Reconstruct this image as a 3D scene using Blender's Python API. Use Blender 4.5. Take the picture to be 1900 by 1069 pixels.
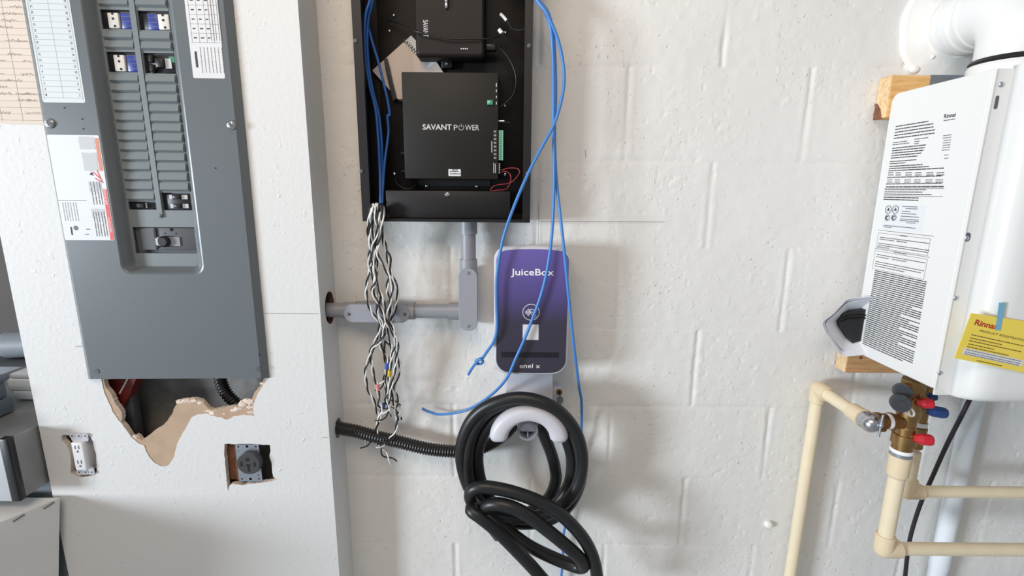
import bpy, bmesh, math, random
import numpy as np
from mathutils import Vector, Matrix
from mathutils.geometry import tessellate_polygon

random.seed(7)
for o in list(bpy.data.objects):
    bpy.data.objects.remove(o, do_unlink=True)
S = bpy.context.scene
C = S.collection

# ------------------------------------------------------------------ camera
FPX = 900.0; CD = 1.158; CH = 1.5
PITCH = math.atan(FPX / 4415.0); ROLL = math.radians(0.5)
fw = Vector((0, math.cos(PITCH), -math.sin(PITCH)))
up0 = Vector((0, math.sin(PITCH), math.cos(PITCH)))
r0 = Vector((1, 0, 0))
cR = r0 * math.cos(ROLL) + up0 * math.sin(ROLL)
cU = up0 * math.cos(ROLL) - r0 * math.sin(ROLL)
cam_d = bpy.data.cameras.new('camera'); cam = bpy.data.objects.new('camera', cam_d); C.objects.link(cam)
cam_d.sensor_width = 36; cam_d.sensor_fit = 'HORIZONTAL'; cam_d.lens = FPX / 1900 * 36
cam_d.clip_start = 0.02
m = Matrix.Identity(4)
for i in range(3):
    m[i][0] = cR[i]; m[i][1] = cU[i]; m[i][2] = -fw[i]
m[0][3], m[1][3], m[2][3] = 0, -CD, CH
cam.matrix_world = m
S.camera = cam
CAM = Vector((0, -CD, CH))

# ------------------------------------------------------------------ world, lights, exposure
w = bpy.data.worlds.new('world'); S.world = w; w.use_nodes = True
bg = w.node_tree.nodes['Background']
bg.inputs[0].default_value = (0.86, 0.93, 1.0, 1); bg.inputs[1].default_value = 0.33

def area(name, loc, target, sx, sy, power, col):
    l = bpy.data.lights.new(name, 'AREA'); l.shape = 'RECTANGLE'; l.size = sx; l.size_y = sy
    l.energy = power; l.color = col
    o = bpy.data.objects.new(name, l); C.objects.link(o); o.location = loc
    o.rotation_euler = (Vector(target) - Vector(loc)).to_track_quat('-Z', 'Y').to_euler()
    return o
area('garage_door_daylight', (-7.1, -4.5, 1.45), (0.0, 0, 1.2), 1.8, 1.35, 600, (0.81, 0.905, 1.0))
area('ceiling_lamp', (-0.45, -1.6, 2.75), (0.0, 0, 1.2), 1.5, 0.8, 20, (1.0, 0.79, 0.60))
S.view_settings.view_transform = 'Standard'; S.view_settings.look = 'None'
S.view_settings.gamma = 1; S.view_settings.use_curve_mapping = False
S.view_settings.exposure = 0.05

# ------------------------------------------------------------------ photo ray -> place
def ray(px, py):
    return fw + cR * ((px - 950) / FPX) - cU * ((py - 534.5) / FPX)
def P(px, py, d):
    """point seen at a photo pixel, d metres in front of the block wall"""
    v = ray(px, py); return CAM + v * ((-d + CD) / v.y)
def PZ(px, py, z):
    v = ray(px, py); return CAM + v * ((z - CH) / v.z)
def PX(px, py, x):
    v = ray(px, py); return CAM + v * (x / v.x)
YAW = math.radians(2.0)
LO = Vector((P(591, 534, .099).x, -.099, 0))
LM = Matrix.Translation(LO) @ Matrix.Rotation(YAW, 4, 'Z')
LI = LM.inverted()
def PL(px, py, o):
    """same, o metres in front of the stub wall's face, in the stub wall's own frame"""
    c = LI @ CAM; v = LI.to_3x3() @ ray(px, py)
    return c + v * ((-o - c.y) / v.y)
def LW(u, o, z): return LM @ Vector((u, -o, z))

# ------------------------------------------------------------------ materials
def lin(c): return tuple((x / 12.92 if x <= .04045 else ((x + .055) / 1.055) ** 2.4) for x in [v / 255 for v in c])
def mat(name, rgb, rough=.5, metal=0, noise=0, nscale=40, bump=0, bscale=200, bdist=.001, spec=.5, coat=0, trans=0, emit=0):
    mt = bpy.data.materials.new(name); mt.use_nodes = True
    nt = mt.node_tree; b = nt.nodes['Principled BSDF']
    col = (*lin(rgb), 1)
    b.inputs['Base Color'].default_value = col
    b.inputs['Roughness'].default_value = rough; b.inputs['Metallic'].default_value = metal
    b.inputs['Specular IOR Level'].default_value = spec
    b.inputs['Coat Weight'].default_value = coat
    tc = nt.nodes.new('ShaderNodeTexCoord')
    if noise:
        n = nt.nodes.new('ShaderNodeTexNoise'); n.inputs['Scale'].default_value = nscale; n.inputs['Detail'].default_value = 5
        r = nt.nodes.new('ShaderNodeValToRGB')
        r.color_ramp.elements[0].color = (*[x * (1 - noise) for x in col[:3]], 1)
        r.color_ramp.elements[1].color = (*[min(1, x * (1 + noise)) for x in col[:3]], 1)
        r.color_ramp.elements[0].position = .3; r.color_ramp.elements[1].position = .7
        nt.links.new(tc.outputs['Object'], n.inputs['Vector']); nt.links.new(n.outputs['Fac'], r.inputs[0])
        nt.links.new(r.outputs[0], b.inputs['Base Color'])
    if bump:
        n2 = nt.nodes.new('ShaderNodeTexNoise'); n2.inputs['Scale'].default_value = bscale; n2.inputs['Detail'].default_value = 4
        bp = nt.nodes.new('ShaderNodeBump'); bp.inputs['Strength'].default_value = bump; bp.inputs['Distance'].default_value = bdist
        nt.links.new(tc.outputs['Object'], n2.inputs['Vector']); nt.links.new(n2.outputs['Fac'], bp.inputs['Height'])
        nt.links.new(bp.outputs[0], b.inputs['Normal'])
    return mt

def wall_mat(name, rgb, pits=.5, peel=.35, pscale=60):
    mt = mat(name, rgb, .55, spec=.35); nt = mt.node_tree; b = nt.nodes['Principled BSDF']
    tc = nt.nodes.new('ShaderNodeTexCoord')
    n1 = nt.nodes.new('ShaderNodeTexNoise'); n1.inputs['Scale'].default_value = pscale * 2.2; n1.inputs['Detail'].default_value = 3
    n2 = nt.nodes.new('ShaderNodeTexNoise'); n2.inputs['Scale'].default_value = pscale * 1.5; n2.inputs['Detail'].default_value = 2
    n2.inputs['Roughness'].default_value = .6
    rp = nt.nodes.new('ShaderNodeValToRGB'); rp.color_ramp.elements[0].position = .64; rp.color_ramp.elements[1].position = .74
    n3 = nt.nodes.new('ShaderNodeTexNoise'); n3.inputs['Scale'].default_value = 7; n3.inputs['Detail'].default_value = 2
    r3 = nt.nodes.new('ShaderNodeValToRGB'); r3.color_ramp.elements[0].position = .42; r3.color_ramp.elements[1].position = .62
    mu = nt.nodes.new('ShaderNodeMath'); mu.operation = 'MULTIPLY'
    for n in (n1, n2, n3): nt.links.new(tc.outputs['Object'], n.inputs['Vector'])
    nt.links.new(n2.outputs['Fac'], rp.inputs[0]); nt.links.new(n3.outputs['Fac'], r3.inputs[0])
    nt.links.new(rp.outputs[0], mu.inputs[0]); nt.links.new(r3.outputs[0], mu.inputs[1])
    b1 = nt.nodes.new('ShaderNodeBump'); b1.inputs['Strength'].default_value = peel; b1.inputs['Distance'].default_value = .0012
    b2 = nt.nodes.new('ShaderNodeBump'); b2.inputs['Strength'].default_value = pits; b2.inputs['Distance'].default_value = .0022
    nt.links.new(n1.outputs['Fac'], b1.inputs['Height']); nt.links.new(mu.outputs[0], b2.inputs['Height'])
    nt.links.new(b1.outputs[0], b2.inputs['Normal']); nt.links.new(b2.outputs[0], b.inputs['Normal'])
    return mt

def wood_mat(name, a, c):
    mt = mat(name, a, .6); nt = mt.node_tree; b = nt.nodes['Principled BSDF']
    tc = nt.nodes.new('ShaderNodeTexCoord'); mp = nt.nodes.new('ShaderNodeMapping'); mp.inputs['Scale'].default_value = (1.5, 14, 14)
    wv = nt.nodes.new('ShaderNodeTexNoise'); wv.inputs['Scale'].default_value = 9; wv.inputs['Detail'].default_value = 6; wv.inputs['Distortion'].default_value = .4
    r = nt.nodes.new('ShaderNodeValToRGB'); r.color_ramp.elements[0].color = (*lin(a), 1); r.color_ramp.elements[1].color = (*lin(c), 1)
    r.color_ramp.elements[0].position = .35; r.color_ramp.elements[1].position = .65
    nt.links.new(tc.outputs['Object'], mp.inputs[0]); nt.links.new(mp.outputs[0], wv.inputs['Vector'])
    nt.links.new(wv.outputs['Fac'], r.inputs[0]); nt.links.new(r.outputs[0], b.inputs['Base Color'])
    return mt

def grad_mat(name, stops, rough, axis='Z'):
    mt = mat(name, stops[0][1], rough, coat=.3); nt = mt.node_tree; b = nt.nodes['Principled BSDF']
    tc = nt.nodes.new('ShaderNodeTexCoord'); sp = nt.nodes.new('ShaderNodeSeparateXYZ'); r = nt.nodes.new('ShaderNodeValToRGB')
    while len(r.color_ramp.elements) < len(stops): r.color_ramp.elements.new(.5)
    for e, (p, c) in zip(r.color_ramp.elements, stops): e.position = p; e.color = (*lin(c), 1)
    nt.links.new(tc.outputs['Generated'], sp.inputs[0]); nt.links.new(sp.outputs[axis], r.inputs[0]); nt.links.new(r.outputs[0], b.inputs['Base Color'])
    return mt

M = dict(
    block=wall_mat('painted_block', (229, 227, 223), .75, .35, 62),
    drywall=wall_mat('painted_drywall', (222, 222, 221), .45, .55, 45),
    concrete=mat('bare_concrete', (150, 146, 142), .9, noise=.25, nscale=25, bump=.5, bscale=120),
    kraft=mat('torn_brown_paper', (186, 160, 136), .85, noise=.08, nscale=30),
    gypsum=mat('broken_gypsum', (226, 210, 196), .9, noise=.15, nscale=60, bump=.6, bscale=150),
    floor=mat('concrete_floor', (186, 186, 184), .8, noise=.1, nscale=6),
    dark=mat('taupe_painted_shade', (88, 82, 78), .8, noise=.08, nscale=6),  # far wall lies in deep shade; that shade is put into this colour
    panel=mat('grey_enamel', (103, 109, 113), .32, bump=.05, bscale=500, spec=.5, noise=.02, nscale=5),
    panel2=mat('grey_enamel_deadfront', (120, 128, 131), .42),
    void=mat('black_void', (14, 14, 17), .6),
    blackmetal=mat('black_powder_coat', (24, 22, 23), .45, bump=.1, bscale=900, spec=.4),
    blackbox=mat('black_box_inside', (19, 16, 16), .55, spec=.25),
    charcoal=mat('charcoal_plastic', (36, 34, 32), .5, spec=.25),
    charcoal2=mat('dark_brown_plastic', (31, 26, 25), .5, spec=.25),
    blackplastic=mat('black_plastic', (26, 26, 30), .35),
    rubber=mat('black_rubber_jacket', (27, 28, 30), .4, noise=.25, nscale=18, bump=.08, bscale=150, spec=.5),
    flex=mat('corrugated_black', (33, 30, 30), .35),
    blue=mat('blue_cable_jacket', (70, 130, 200), .4),
    bluedark=mat('blue_cable_jacket_inner', (38, 92, 166), .45),
    pvc=mat('grey_pvc', (141, 143, 149), .4),
    pvc2=mat('grey_pvc_cover', (150, 152, 160), .42),
    lgrey=mat('light_grey_plastic', (205, 205, 212), .4),
    wplastic=mat('white_plastic', (236, 236, 238), .32),
    sticker=mat('white_sticker', (220, 222, 225), .5),
    stickergrey=mat('printed_grey', (196, 199, 203), .6),
    dirsticker=mat('directory_sticker', (210, 217, 219), .5),
    printink=mat('dark_print', (64, 64, 66), .7),
    printmid=mat('mid_print', (120, 122, 124), .7),
    printline=mat('faint_rule', (176, 182, 186), .7),
    redprint=mat('red_print', (222, 96, 96), .6),
    redfaded=mat('faded_red_print', (214, 140, 118), .6),
    white=mat('white_print', (240, 240, 240), .6),
    silverprint=mat('silver_print', (200, 200, 202), .5),
    chrome=mat('zinc_screw', (200, 200, 204), .25, metal=1),
    steel=mat('galvanised_steel', (176, 184, 194), .38, metal=.85, noise=.06, nscale=40),
    mirror=mat('stainless_steel', (214, 220, 226), .42, metal=.55, noise=.04, nscale=8),
    stainless_top=mat('dull_stainless', (140, 142, 142), .45, metal=.5, noise=.1, nscale=20),
    purple=grad_mat('purple_fade', [(0, (53, 49, 62)), (.42, (57, 52, 70)), (.68, (88, 76, 136)), (1, (106, 92, 164))], .4),
    bar=mat('dark_strip', (30, 28, 36), .3),
    heater=mat('white_enamel', (226, 226, 224), .28, spec=.5, coat=.2),
    cream=mat('cream_cpvc', (229, 214, 184), .35, noise=.03, nscale=30),
    creamdark=mat('cream_cpvc_fitting', (224, 205, 172), .38),
    whitepipe=mat('white_pvc', (226, 231, 236), .35),
    brass=mat('brass', (160, 128, 84), .34, metal=.9, noise=.15, nscale=50),
    brassdark=mat('old_brass', (150, 108, 66), .42, metal=.85, noise=.2, nscale=60),
    teflon=mat('thread_tape', (238, 238, 238), .7),
    redplastic=mat('red_handle', (196, 36, 48), .35),
    blueplastic=mat('blue_handle', (36, 66, 120), .35),
    greycap=mat('grey_cap', (54, 57, 62), .45),
    strap=mat('clear_strap', (196, 192, 184), .4),
    wood=wood_mat('pine', (226, 184, 122), (206, 158, 98)),
    wooddark=wood_mat('pine_reddish', (200, 158, 112), (176, 130, 86)),
    woodend=wood_mat('pine_end_grain', (236, 208, 166), (216, 178, 128)),
    bark=mat('bark_edge', (128, 84, 62), .9, noise=.3, nscale=60),
    paper=mat('white_paper', (226, 228, 236), .6),
    cardpaper=mat('card_stock', (212, 198, 188), .6),
    recface=mat('dark_grey_plastic', (66, 65, 68), .5),
    beige=mat('beige_paper', (224, 211, 198), .8, noise=.03, nscale=8),
    pencil=mat('pencil', (138, 130, 124), .9),
    yellow=mat('yellow_card', (240, 214, 90), .55),
    yellowink=mat('brown_ink', (110, 92, 40), .6),
    bluetape=mat('blue_tape', (120, 176, 200), .5),
    cardred=mat('red_ink', (176, 60, 40), .6),
    breakerwhite=mat('white_breaker', (222, 220, 214), .45),
    breakerblue=mat('blue_breaker_label', (58, 72, 150), .3, noise=.3, nscale=60),
    green=mat('green_terminal', (60, 150, 110), .45),
    greenlight=mat('pale_green', (140, 200, 176), .5),
    red=mat('red_wire', (158, 48, 54), .45),
    wirewhite=mat('white_wire', (228, 226, 222), .45),
    wireblack=mat('black_wire', (24, 24, 26), .45),
    sl_blue=mat('blue_sleeve', (50, 90, 180), .45), sl_yellow=mat('yellow_sleeve', (218, 180, 40), .45),
    sl_red=mat('maroon_sleeve', (140, 50, 70), .45), sl_pink=mat('pink_sleeve', (232, 150, 156), .45),
    carton=mat('white_carton', (226, 226, 224), .7, noise=.03, nscale=14),
    foam=mat('white_foam', (222, 230, 236), .7),
    greyplastic=mat('blue_grey_plastic', (100, 110, 120), .5),
    greypaint=mat('grey_painted_metal', (136, 142, 148), .5),
    redtool=mat('red_paint', (118, 40, 36), .5),
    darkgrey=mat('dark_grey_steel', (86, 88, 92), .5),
    cord=mat('black_cord', (38, 34, 44), .4),
    caulk=mat('white_caulk', (236, 235, 231), .6, bump=.4, bscale=60, bdist=.003),
    flue=mat('white_flue', (226, 227, 226), .25, coat=.3),
)

# ------------------------------------------------------------------ mesh helpers
OFF = {}
class MB:
    def __init__(s): s.v = []; s.f = []; s.m = []; s.sm = []
    def add(s, vs, fs, mi=0, smooth=False):
        n = len(s.v); s.v += [Vector(v) for v in vs]
        for f in fs: s.f.append([n + i for i in f]); s.m.append(mi); s.sm.append(smooth)
    def box(s, x0, x1, y0, y1, z0, z1, mi=0, bev=0, seg=2):
        x0, x1 = sorted((x0, x1)); y0, y1 = sorted((y0, y1)); z0, z1 = sorted((z0, z1))
        if bev:
            bm = bmesh.new(); bmesh.ops.create_cube(bm, size=1)
            for v in bm.verts: v.co = Vector(((x0 + x1) / 2 + v.co.x * (x1 - x0), (y0 + y1) / 2 + v.co.y * (y1 - y0), (z0 + z1) / 2 + v.co.z * (z1 - z0)))
            bmesh.ops.bevel(bm, geom=bm.edges[:], offset=bev, segments=seg, affect='EDGES', profile=.5)
            bm.verts.index_update()
            s.add([v.co.copy() for v in bm.verts], [[v.index for v in f.verts] for f in bm.faces], mi, True); bm.free(); return s
        vs = [(x, y, z) for x in (x0, x1) for y in (y0, y1) for z in (z0, z1)]
        s.add(vs, [(0, 1, 3, 2), (4, 6, 7, 5), (0, 4, 5, 1), (2, 3, 7, 6), (0, 2, 6, 4), (1, 5, 7, 3)], mi); return s
    def hexa(s, a, b, mi=0):
        """two quads (lists of 4 points) joined"""
        s.add(list(a) + list(b), [(0, 1, 2, 3), (7, 6, 5, 4), (0, 4, 5, 1), (1, 5, 6, 2), (2, 6, 7, 3), (3, 7, 4, 0)], mi); return s
    def rings(s, rings, mi=0, smooth=True, cap0=True, cap1=True, closed=False, mif=None):
        n = len(rings[0]); vs = [p for r in rings for p in r]; fs = []
        R = len(rings)
        for i in range(R if closed else R - 1):
            j = (i + 1) % R
            for k in range(n):
                fs.append((i * n + k, i * n + (k + 1) % n, j * n + (k + 1) % n, j * n + k))
        if mif:
            for i in range(len(fs)): s.add([vs[q] for q in fs[i]], [(0, 1, 2, 3)], mif(i // n), smooth)
        else: s.add(vs, fs, mi, smooth)
        if not closed:
            if cap0: s.add(list(rings[0]), [list(range(n))], mi)
            if cap1: s.add(list(rings[-1]), [list(range(n))[::-1]], mi)
        return s
    def tube(s, pts, r, seg=12, mi=0, caps=True, closed=False, rf=None, flat=1.0):
        pts = [Vector(p) for p in pts]; n = len(pts); rings = []
        t0 = (pts[1] - pts[0]).normalized()
        a = Vector((0, 0, 1)) if abs(t0.z) < .9 else Vector((1, 0, 0))
        nrm = t0.cross(a).normalized()
        for i, p in enumerate(pts):
            if closed: t = pts[(i + 1) % n] - pts[i - 1]
            else: t = pts[min(i + 1, n - 1)] - pts[max(i - 1, 0)]
            t = t.normalized() if t.length > 1e-9 else t0
            nrm = (nrm - t * nrm.dot(t))
            nrm = nrm.normalized() if nrm.length > 1e-6 else t.orthogonal().normalized()
            b = t.cross(nrm); rr = rf(i / (n - 1)) * r if rf else r
            rings.append([p + (nrm * math.cos(2 * math.pi * k / seg) + b * math.sin(2 * math.pi * k / seg) * flat) * rr for k in range(seg)])
        return s.rings(rings, mi, True, caps, caps, closed)
    def cyl(s, a, b, ra, rb=None, seg=20, mi=0, caps=True):
        a = Vector(a); b = Vector(b); rb = ra if rb is None else rb
        return s.lathe([(ra, 0), (rb, (b - a).length)], a, b - a, seg, mi, caps)
    def lathe(s, prof, org, axis, seg=24, mi=0, caps=True, smooth=True):
        org = Vector(org); ax = Vector(axis).normalized(); u = ax.orthogonal().normalized(); v = ax.cross(u)
        rg = [[org + ax * t + (u * math.cos(2 * math.pi * k / seg) + v * math.sin(2 * math.pi * k / seg)) * r for k in range(seg)] for r, t in prof]
        for i in range(len(rg) - 1):   # each band gets its own vertices so that steps stay crisp
            s.rings([rg[i], rg[i + 1]], mi, smooth, False, False)
        if caps:
            if prof[0][0] > 1e-5: s.add(rg[0], [list(range(seg))], mi)
            if prof[-1][0] > 1e-5: s.add(rg[-1], [list(range(seg))[::-1]], mi)
        return s
    def sphere(s, c, r, mi=0, seg=16, sc=(1, 1, 1)):
        c = Vector(c); rg = []
        for i in range(seg // 2 + 1):
            th = math.pi * i / (seg // 2)
            rg.append([c + Vector((r * sc[0] * math.sin(th) * math.cos(2 * math.pi * k / seg), r * sc[1] * math.sin(th) * math.sin(2 * math.pi * k / seg), r * sc[2] * math.cos(th))) for k in range(seg)])
        return s.rings(rg, mi, True, False, False)
    def prism(s, poly, f, h0, h1, mi=0, cap0=True, cap1=True):
        """poly of (a,b); f(a,b,h)->point"""
        n = len(poly); A = [Vector(f(a, b, h0)) for a, b in poly]; B = [Vector(f(a, b, h1)) for a, b in poly]
        for i in range(n):
            j = (i + 1) % n; s.add([A[i], A[j], B[j], B[i]], [(0, 1, 2, 3)], mi)
        tri = tessellate_polygon([[Vector((a, b, 0)) for a, b in poly]])
        if cap0: s.add(A, [list(t) for t in tri], mi)
        if cap1: s.add(B, [list(t)[::-1] for t in tri], mi)
        return s
    def holed(s, loops, f, mi=0):
        tri = tessellate_polygon([[Vector((a, b, 0)) for a, b in L] for L in loops])
        flat = [q for L in loops for q in L]
        s.add([f(a, b) for a, b in flat], [list(t) for t in tri], mi); return s
    def strip(s, loop, f0, f1, mi=0, smooth=False):
        n = len(loop)
        for i in range(n):
            a, b = loop[i], loop[(i + 1) % n]
            s.add([f0(*a), f0(*b), f1(*b), f1(*a)], [(0, 1, 2, 3)], mi, smooth)
        return s
    def build(s, name, mats, parent=None, frame='W', recalc=True):
        if not isinstance(mats, (list, tuple)): mats = [mats]
        if parent is not None:
            off = OFF[parent.name]
        else:
            xs = [v.x for v in s.v]; ys = [v.y for v in s.v]; zs = [v.z for v in s.v]
            off = Vector(((min(xs) + max(xs)) / 2, (min(ys) + max(ys)) / 2, min(zs)))
        me = bpy.data.meshes.new(name)
        me.from_pydata([v - off for v in s.v], [], s.f)
        for mt in mats: me.materials.append(M[mt] if isinstance(mt, str) else mt)
        me.polygons.foreach_set('material_index', s.m); me.polygons.foreach_set('use_smooth', s.sm)
        if recalc:
            bm = bmesh.new(); bm.from_mesh(me); bmesh.ops.recalc_face_normals(bm, faces=bm.faces); bm.to_mesh(me); bm.free()
        me.update()
        o = bpy.data.objects.new(name, me); C.objects.link(o)
        OFF[o.name] = off
        if parent is not None: o.parent = parent
        elif frame == 'L': o.location = LM @ off; o.rotation_euler = (0, 0, YAW)
        else: o.location = off
        return o
def tag(o, label, cat, group=None):
    o['label'] = label; o['category'] = cat
    if group: o['group'] = group
    return o
def thing(name, label, cat, base, frame='W', group=None):
    o = bpy.data.objects.new(name, None); C.objects.link(o); o.empty_display_size = .02
    base = Vector(base); OFF[o.name] = base
    if frame == 'L': o.location = LM @ base; o.rotation_euler = (0, 0, YAW)
    else: o.location = base
    return tag(o, label, cat, group)
def struct(o): o['kind'] = 'structure'; return o
def cr(pts, n=8, closed=False):
    pts = [Vector(p) for p in pts]; out = []; N = len(pts)
    for i in range(N if closed else N - 1):
        g = (lambda k: pts[k % N]) if closed else (lambda k: pts[max(0, min(N - 1, k))])
        p0, p1, p2, p3 = g(i - 1), g(i), g(i + 1), g(i + 2)
        for j in range(n):
            t = j / n
            out.append(.5 * ((2 * p1) + (p2 - p0) * t + (2 * p0 - 5 * p1 + 4 * p2 - p3) * t * t + (3 * p1 - p0 - 3 * p2 + p3) * t ** 3))
    if not closed: out.append(pts[-1])
    return out
def resample(pts, step):
    pts = [Vector(p) for p in pts]; L = [0]
    for a, b in zip(pts, pts[1:]): L.append(L[-1] + (b - a).length)
    n = max(2, int(L[-1] / step)); out = []; k = 0
    for i in range(n + 1):
        s = L[-1] * i / n
        while k < len(L) - 2 and L[k + 1] < s: k += 1
        out.append(pts[k].lerp(pts[k + 1], (s - L[k]) / max(1e-9, L[k + 1] - L[k])))
    return out
def rr(x0, x1, z0, z1, r, n=6):
    """rounded rectangle; r may be (bottom-left, bottom-right, top-right, top-left)"""
    if not isinstance(r, (tuple, list)): r = (r,) * 4
    out = []
    for (cx, cz, a, q) in ((x0 + r[0], z0 + r[0], 180, r[0]), (x1 - r[1], z0 + r[1], 270, r[1]), (x1 - r[2], z1 - r[2], 0, r[2]), (x0 + r[3], z1 - r[3], 90, r[3])):
        for i in range(n + 1):
            t = math.radians(a + 90 * i / n); out.append((cx + q * math.cos(t), cz + q * math.sin(t)))
    return out
def circ(cx, cz, r, n=24, r2=None): return [(cx + r * math.cos(2 * math.pi * i / n), cz + (r2 or r) * math.sin(2 * math.pi * i / n)) for i in range(n)]
fy = lambda a, b, h: Vector((a, h, b))       # polygon in x,z extruded along y
fx = lambda a, b, h: Vector((h, a, b))       # polygon in y,z extruded along x
AX, AZ = Vector((1, 0, 0)), Vector((0, 0, 1))
def text(s, org, width, height, mt, parent, name='lettering', ax=AX, ay=AZ, bold=0.0, lift=.0003):
    cu = bpy.data.curves.new('t', 'FONT'); cu.body = s; cu.size = 1; cu.offset = bold; cu.resolution_u = 3
    t = bpy.data.objects.new('t', cu); C.objects.link(t)
    bpy.context.view_layer.update()
    me = bpy.data.meshes.new_from_object(t); bpy.data.objects.remove(t); bpy.data.curves.remove(cu)
    xs = [v.co.x for v in me.vertices]; ys = [v.co.y for v in me.vertices]
    x0, x1, y0, y1 = min(xs), max(xs), min(ys), max(ys)
    nrm = ax.cross(ay); mb = MB(); org = Vector(org)
    sx = width / (x1 - x0); sy = height / (y1 - y0) if height else sx
    vs = [org + ax * ((v.co.x - (x0 + x1) / 2) * sx) + ay * ((v.co.y - (y0 + y1) / 2) * sy) + nrm * lift for v in me.vertices]
    mb.add(vs, [list(p.vertices) for p in me.polygons]); bpy.data.meshes.remove(me)
    return mb.build(name, mt, parent, recalc=False)
def quad(mb, org, ax, ay, x0, x1, y0, y1, mi=0, lift=.0003):
    n = ax.cross(ay) * lift; org = Vector(org)
    mb.add([org + ax * x + ay * y + n for x, y in ((x0, y0), (x1, y0), (x1, y1), (x0, y1))], [(0, 1, 2, 3)], mi)
def words(mb, org, ax, ay, x0, x1, y, h, mi=0, wl=(.4, 1.3), gap=.3, lift=.0003):
    """a line of print too small to read: word-length dashes"""
    x = x0
    while x < x1:
        l = min(x1 - x, h * 4 * random.uniform(*wl))
        quad(mb, org, ax, ay, x, x + l, y - h / 2, y + h / 2, mi, lift); x += l + h * gap * 2
def screw(mb, c, r, axis=(0, -1, 0), mi=0, h=.003):
    mb.lathe([(r, 0), (r, h * .4), (r * .7, h * .85), (r * .25, h)], c, axis, 14, mi)
def slot(mb, c, r, axis=(0, -1, 0), mi=0, h=.0031):
    c = Vector(c) + Vector(axis) * h
    mb.box(c.x - r * .6, c.x + r * .6, c.y - .0004, c.y + .0004, c.z - r * .12, c.z + r * .12, mi)
    mb.box(c.x - r * .12, c.x + r * .12, c.y - .0004, c.y + .0004, c.z - r * .6, c.z + r * .6, mi)

# ================================================================== THE SETTING
XR = LO.x
def vnoise(X, Z, sc, seed):
    rg = np.random.RandomState(seed); G = rg.rand(64, 64)
    a = X / sc + 20; b = Z / sc + 20; i = np.floor(a).astype(int); j = np.floor(b).astype(int); u = a - i; v = b - j
    u = u * u * (3 - 2 * u); v = v * v * (3 - 2 * v); g = lambda p, q: G[p % 64, q % 64]
    return (g(i, j) * (1 - u) + g(i + 1, j) * u) * (1 - v) + (g(i, j + 1) * (1 - u) + g(i + 1, j + 1) * u) * v
xs = np.concatenate([np.linspace(-1.15, XR - .006, 45), np.arange(XR, 1.75, .0032), [2.2, 2.9]])
zs = np.concatenate([[0, .2], np.arange(.32, 2.0, .0032), [2.3, 2.6]])
X, Z = np.meshgrid(xs, zs)
ZJ, HB = 1.1606, .2034
row = np.floor((Z - ZJ) / HB).astype(int); zr = (Z - ZJ) - row * HB; dz = np.minimum(zr, HB - zr)
xo = np.where(row % 2 == 0, .665, .463); xr = (X - xo) / .4068; dx = np.abs(xr - np.round(xr)) * .4068
colb = np.floor(xr)
wob = (vnoise(X, Z, .03, 3) - .5) * .004
hv = np.exp(-((dx + wob) / .0050) ** 2); hh = np.exp(-((dz + wob) / .0060) ** 2)
Y = .0025 * hv * np.clip(vnoise(X, Z, .10, 5) * 1.9 - .25, 0, 1.2) + .0013 * hh * np.clip(vnoise(X, Z, .12, 9) * 2.6 - 1.0, 0, 1.2)
Y -= .0009 * np.exp(-((dx - .011) / .006) ** 2) * vnoise(X, Z, .09, 12)      # paint ridge beside the joints
rnd = np.sin(row * 12.9898 + colb * 78.233) * 43758.5453; Y += (rnd - np.floor(rnd) - .5) * .0010
Y += (vnoise(X, Z, .12, 21) - .5) * .0030 + (vnoise(X, Z, .02, 22) - .5) * .0009
lump = vnoise(X, Z, .010, 33); Y -= np.clip(lump - .86, 0, 1) * .008
pit = vnoise(X, Z, .007, 44) * (vnoise(X, Z, .13, 45) > .45); Y += np.clip(pit - .82, 0, 1) * .010
nx, nz = len(xs), len(zs)
me = bpy.data.meshes.new('wall_back')
co = np.stack([X, Y, Z], -1).reshape(-1, 3)
idx = np.arange(nx * nz).reshape(nz, nx)
F = np.stack([idx[:-1, :-1], idx[:-1, 1:], idx[1:, 1:], idx[1:, :-1]], -1).reshape(-1, 4)
me.vertices.add(nx * nz); me.vertices.foreach_set('co', co.ravel())
me.loops.add(F.size); me.loops.foreach_set('vertex_index', F.ravel())
me.polygons.add(len(F)); me.polygons.foreach_set('loop_start', np.arange(0, F.size, 4)); me.polygons.foreach_set('loop_total', np.full(len(F), 4))
mi = np.tile((xs[:-1] < XR - .02).astype(int), nz - 1); me.polygons.foreach_set('material_index', mi)
me.polygons.foreach_set('use_smooth', np.ones(len(F), bool))
me.materials.append(M['block']); me.materials.append(M['concrete']); me.update(); me.validate()
wb = bpy.data.objects.new('wall_back', me); C.objects.link(wb); struct(wb); OFF[wb.name] = Vector((0, 0, 0))

struct(MB().box(-8, 3, -7, 1.4, -.1, 0).build('floor', 'floor'))
struct(MB().box(-3.5, -1.15, 1.2, 1.3, 0, 2.6).build('wall_far', 'dark'))

# pencil layout lines
pm = MB()
def pline(mb, a, b, d, wd=.00045, mi=0):
    a, b = P(*a, d), P(*b, d); t = (b - a).normalized(); n = Vector((-t.z, 0, t.x)) * wd
    mb.add([a - n, b - n, b + n, a + n], [(0, 1, 2, 3)], mi)
pline(pm, (1000, 411), (1232, 412), .0035); pline(pm, (1000, 375), (999, 450), .0035); pline(pm, (1086, 278), (1087, 292), .0035)
pm.build('pencil_mark', 'pencil', wb)

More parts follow.
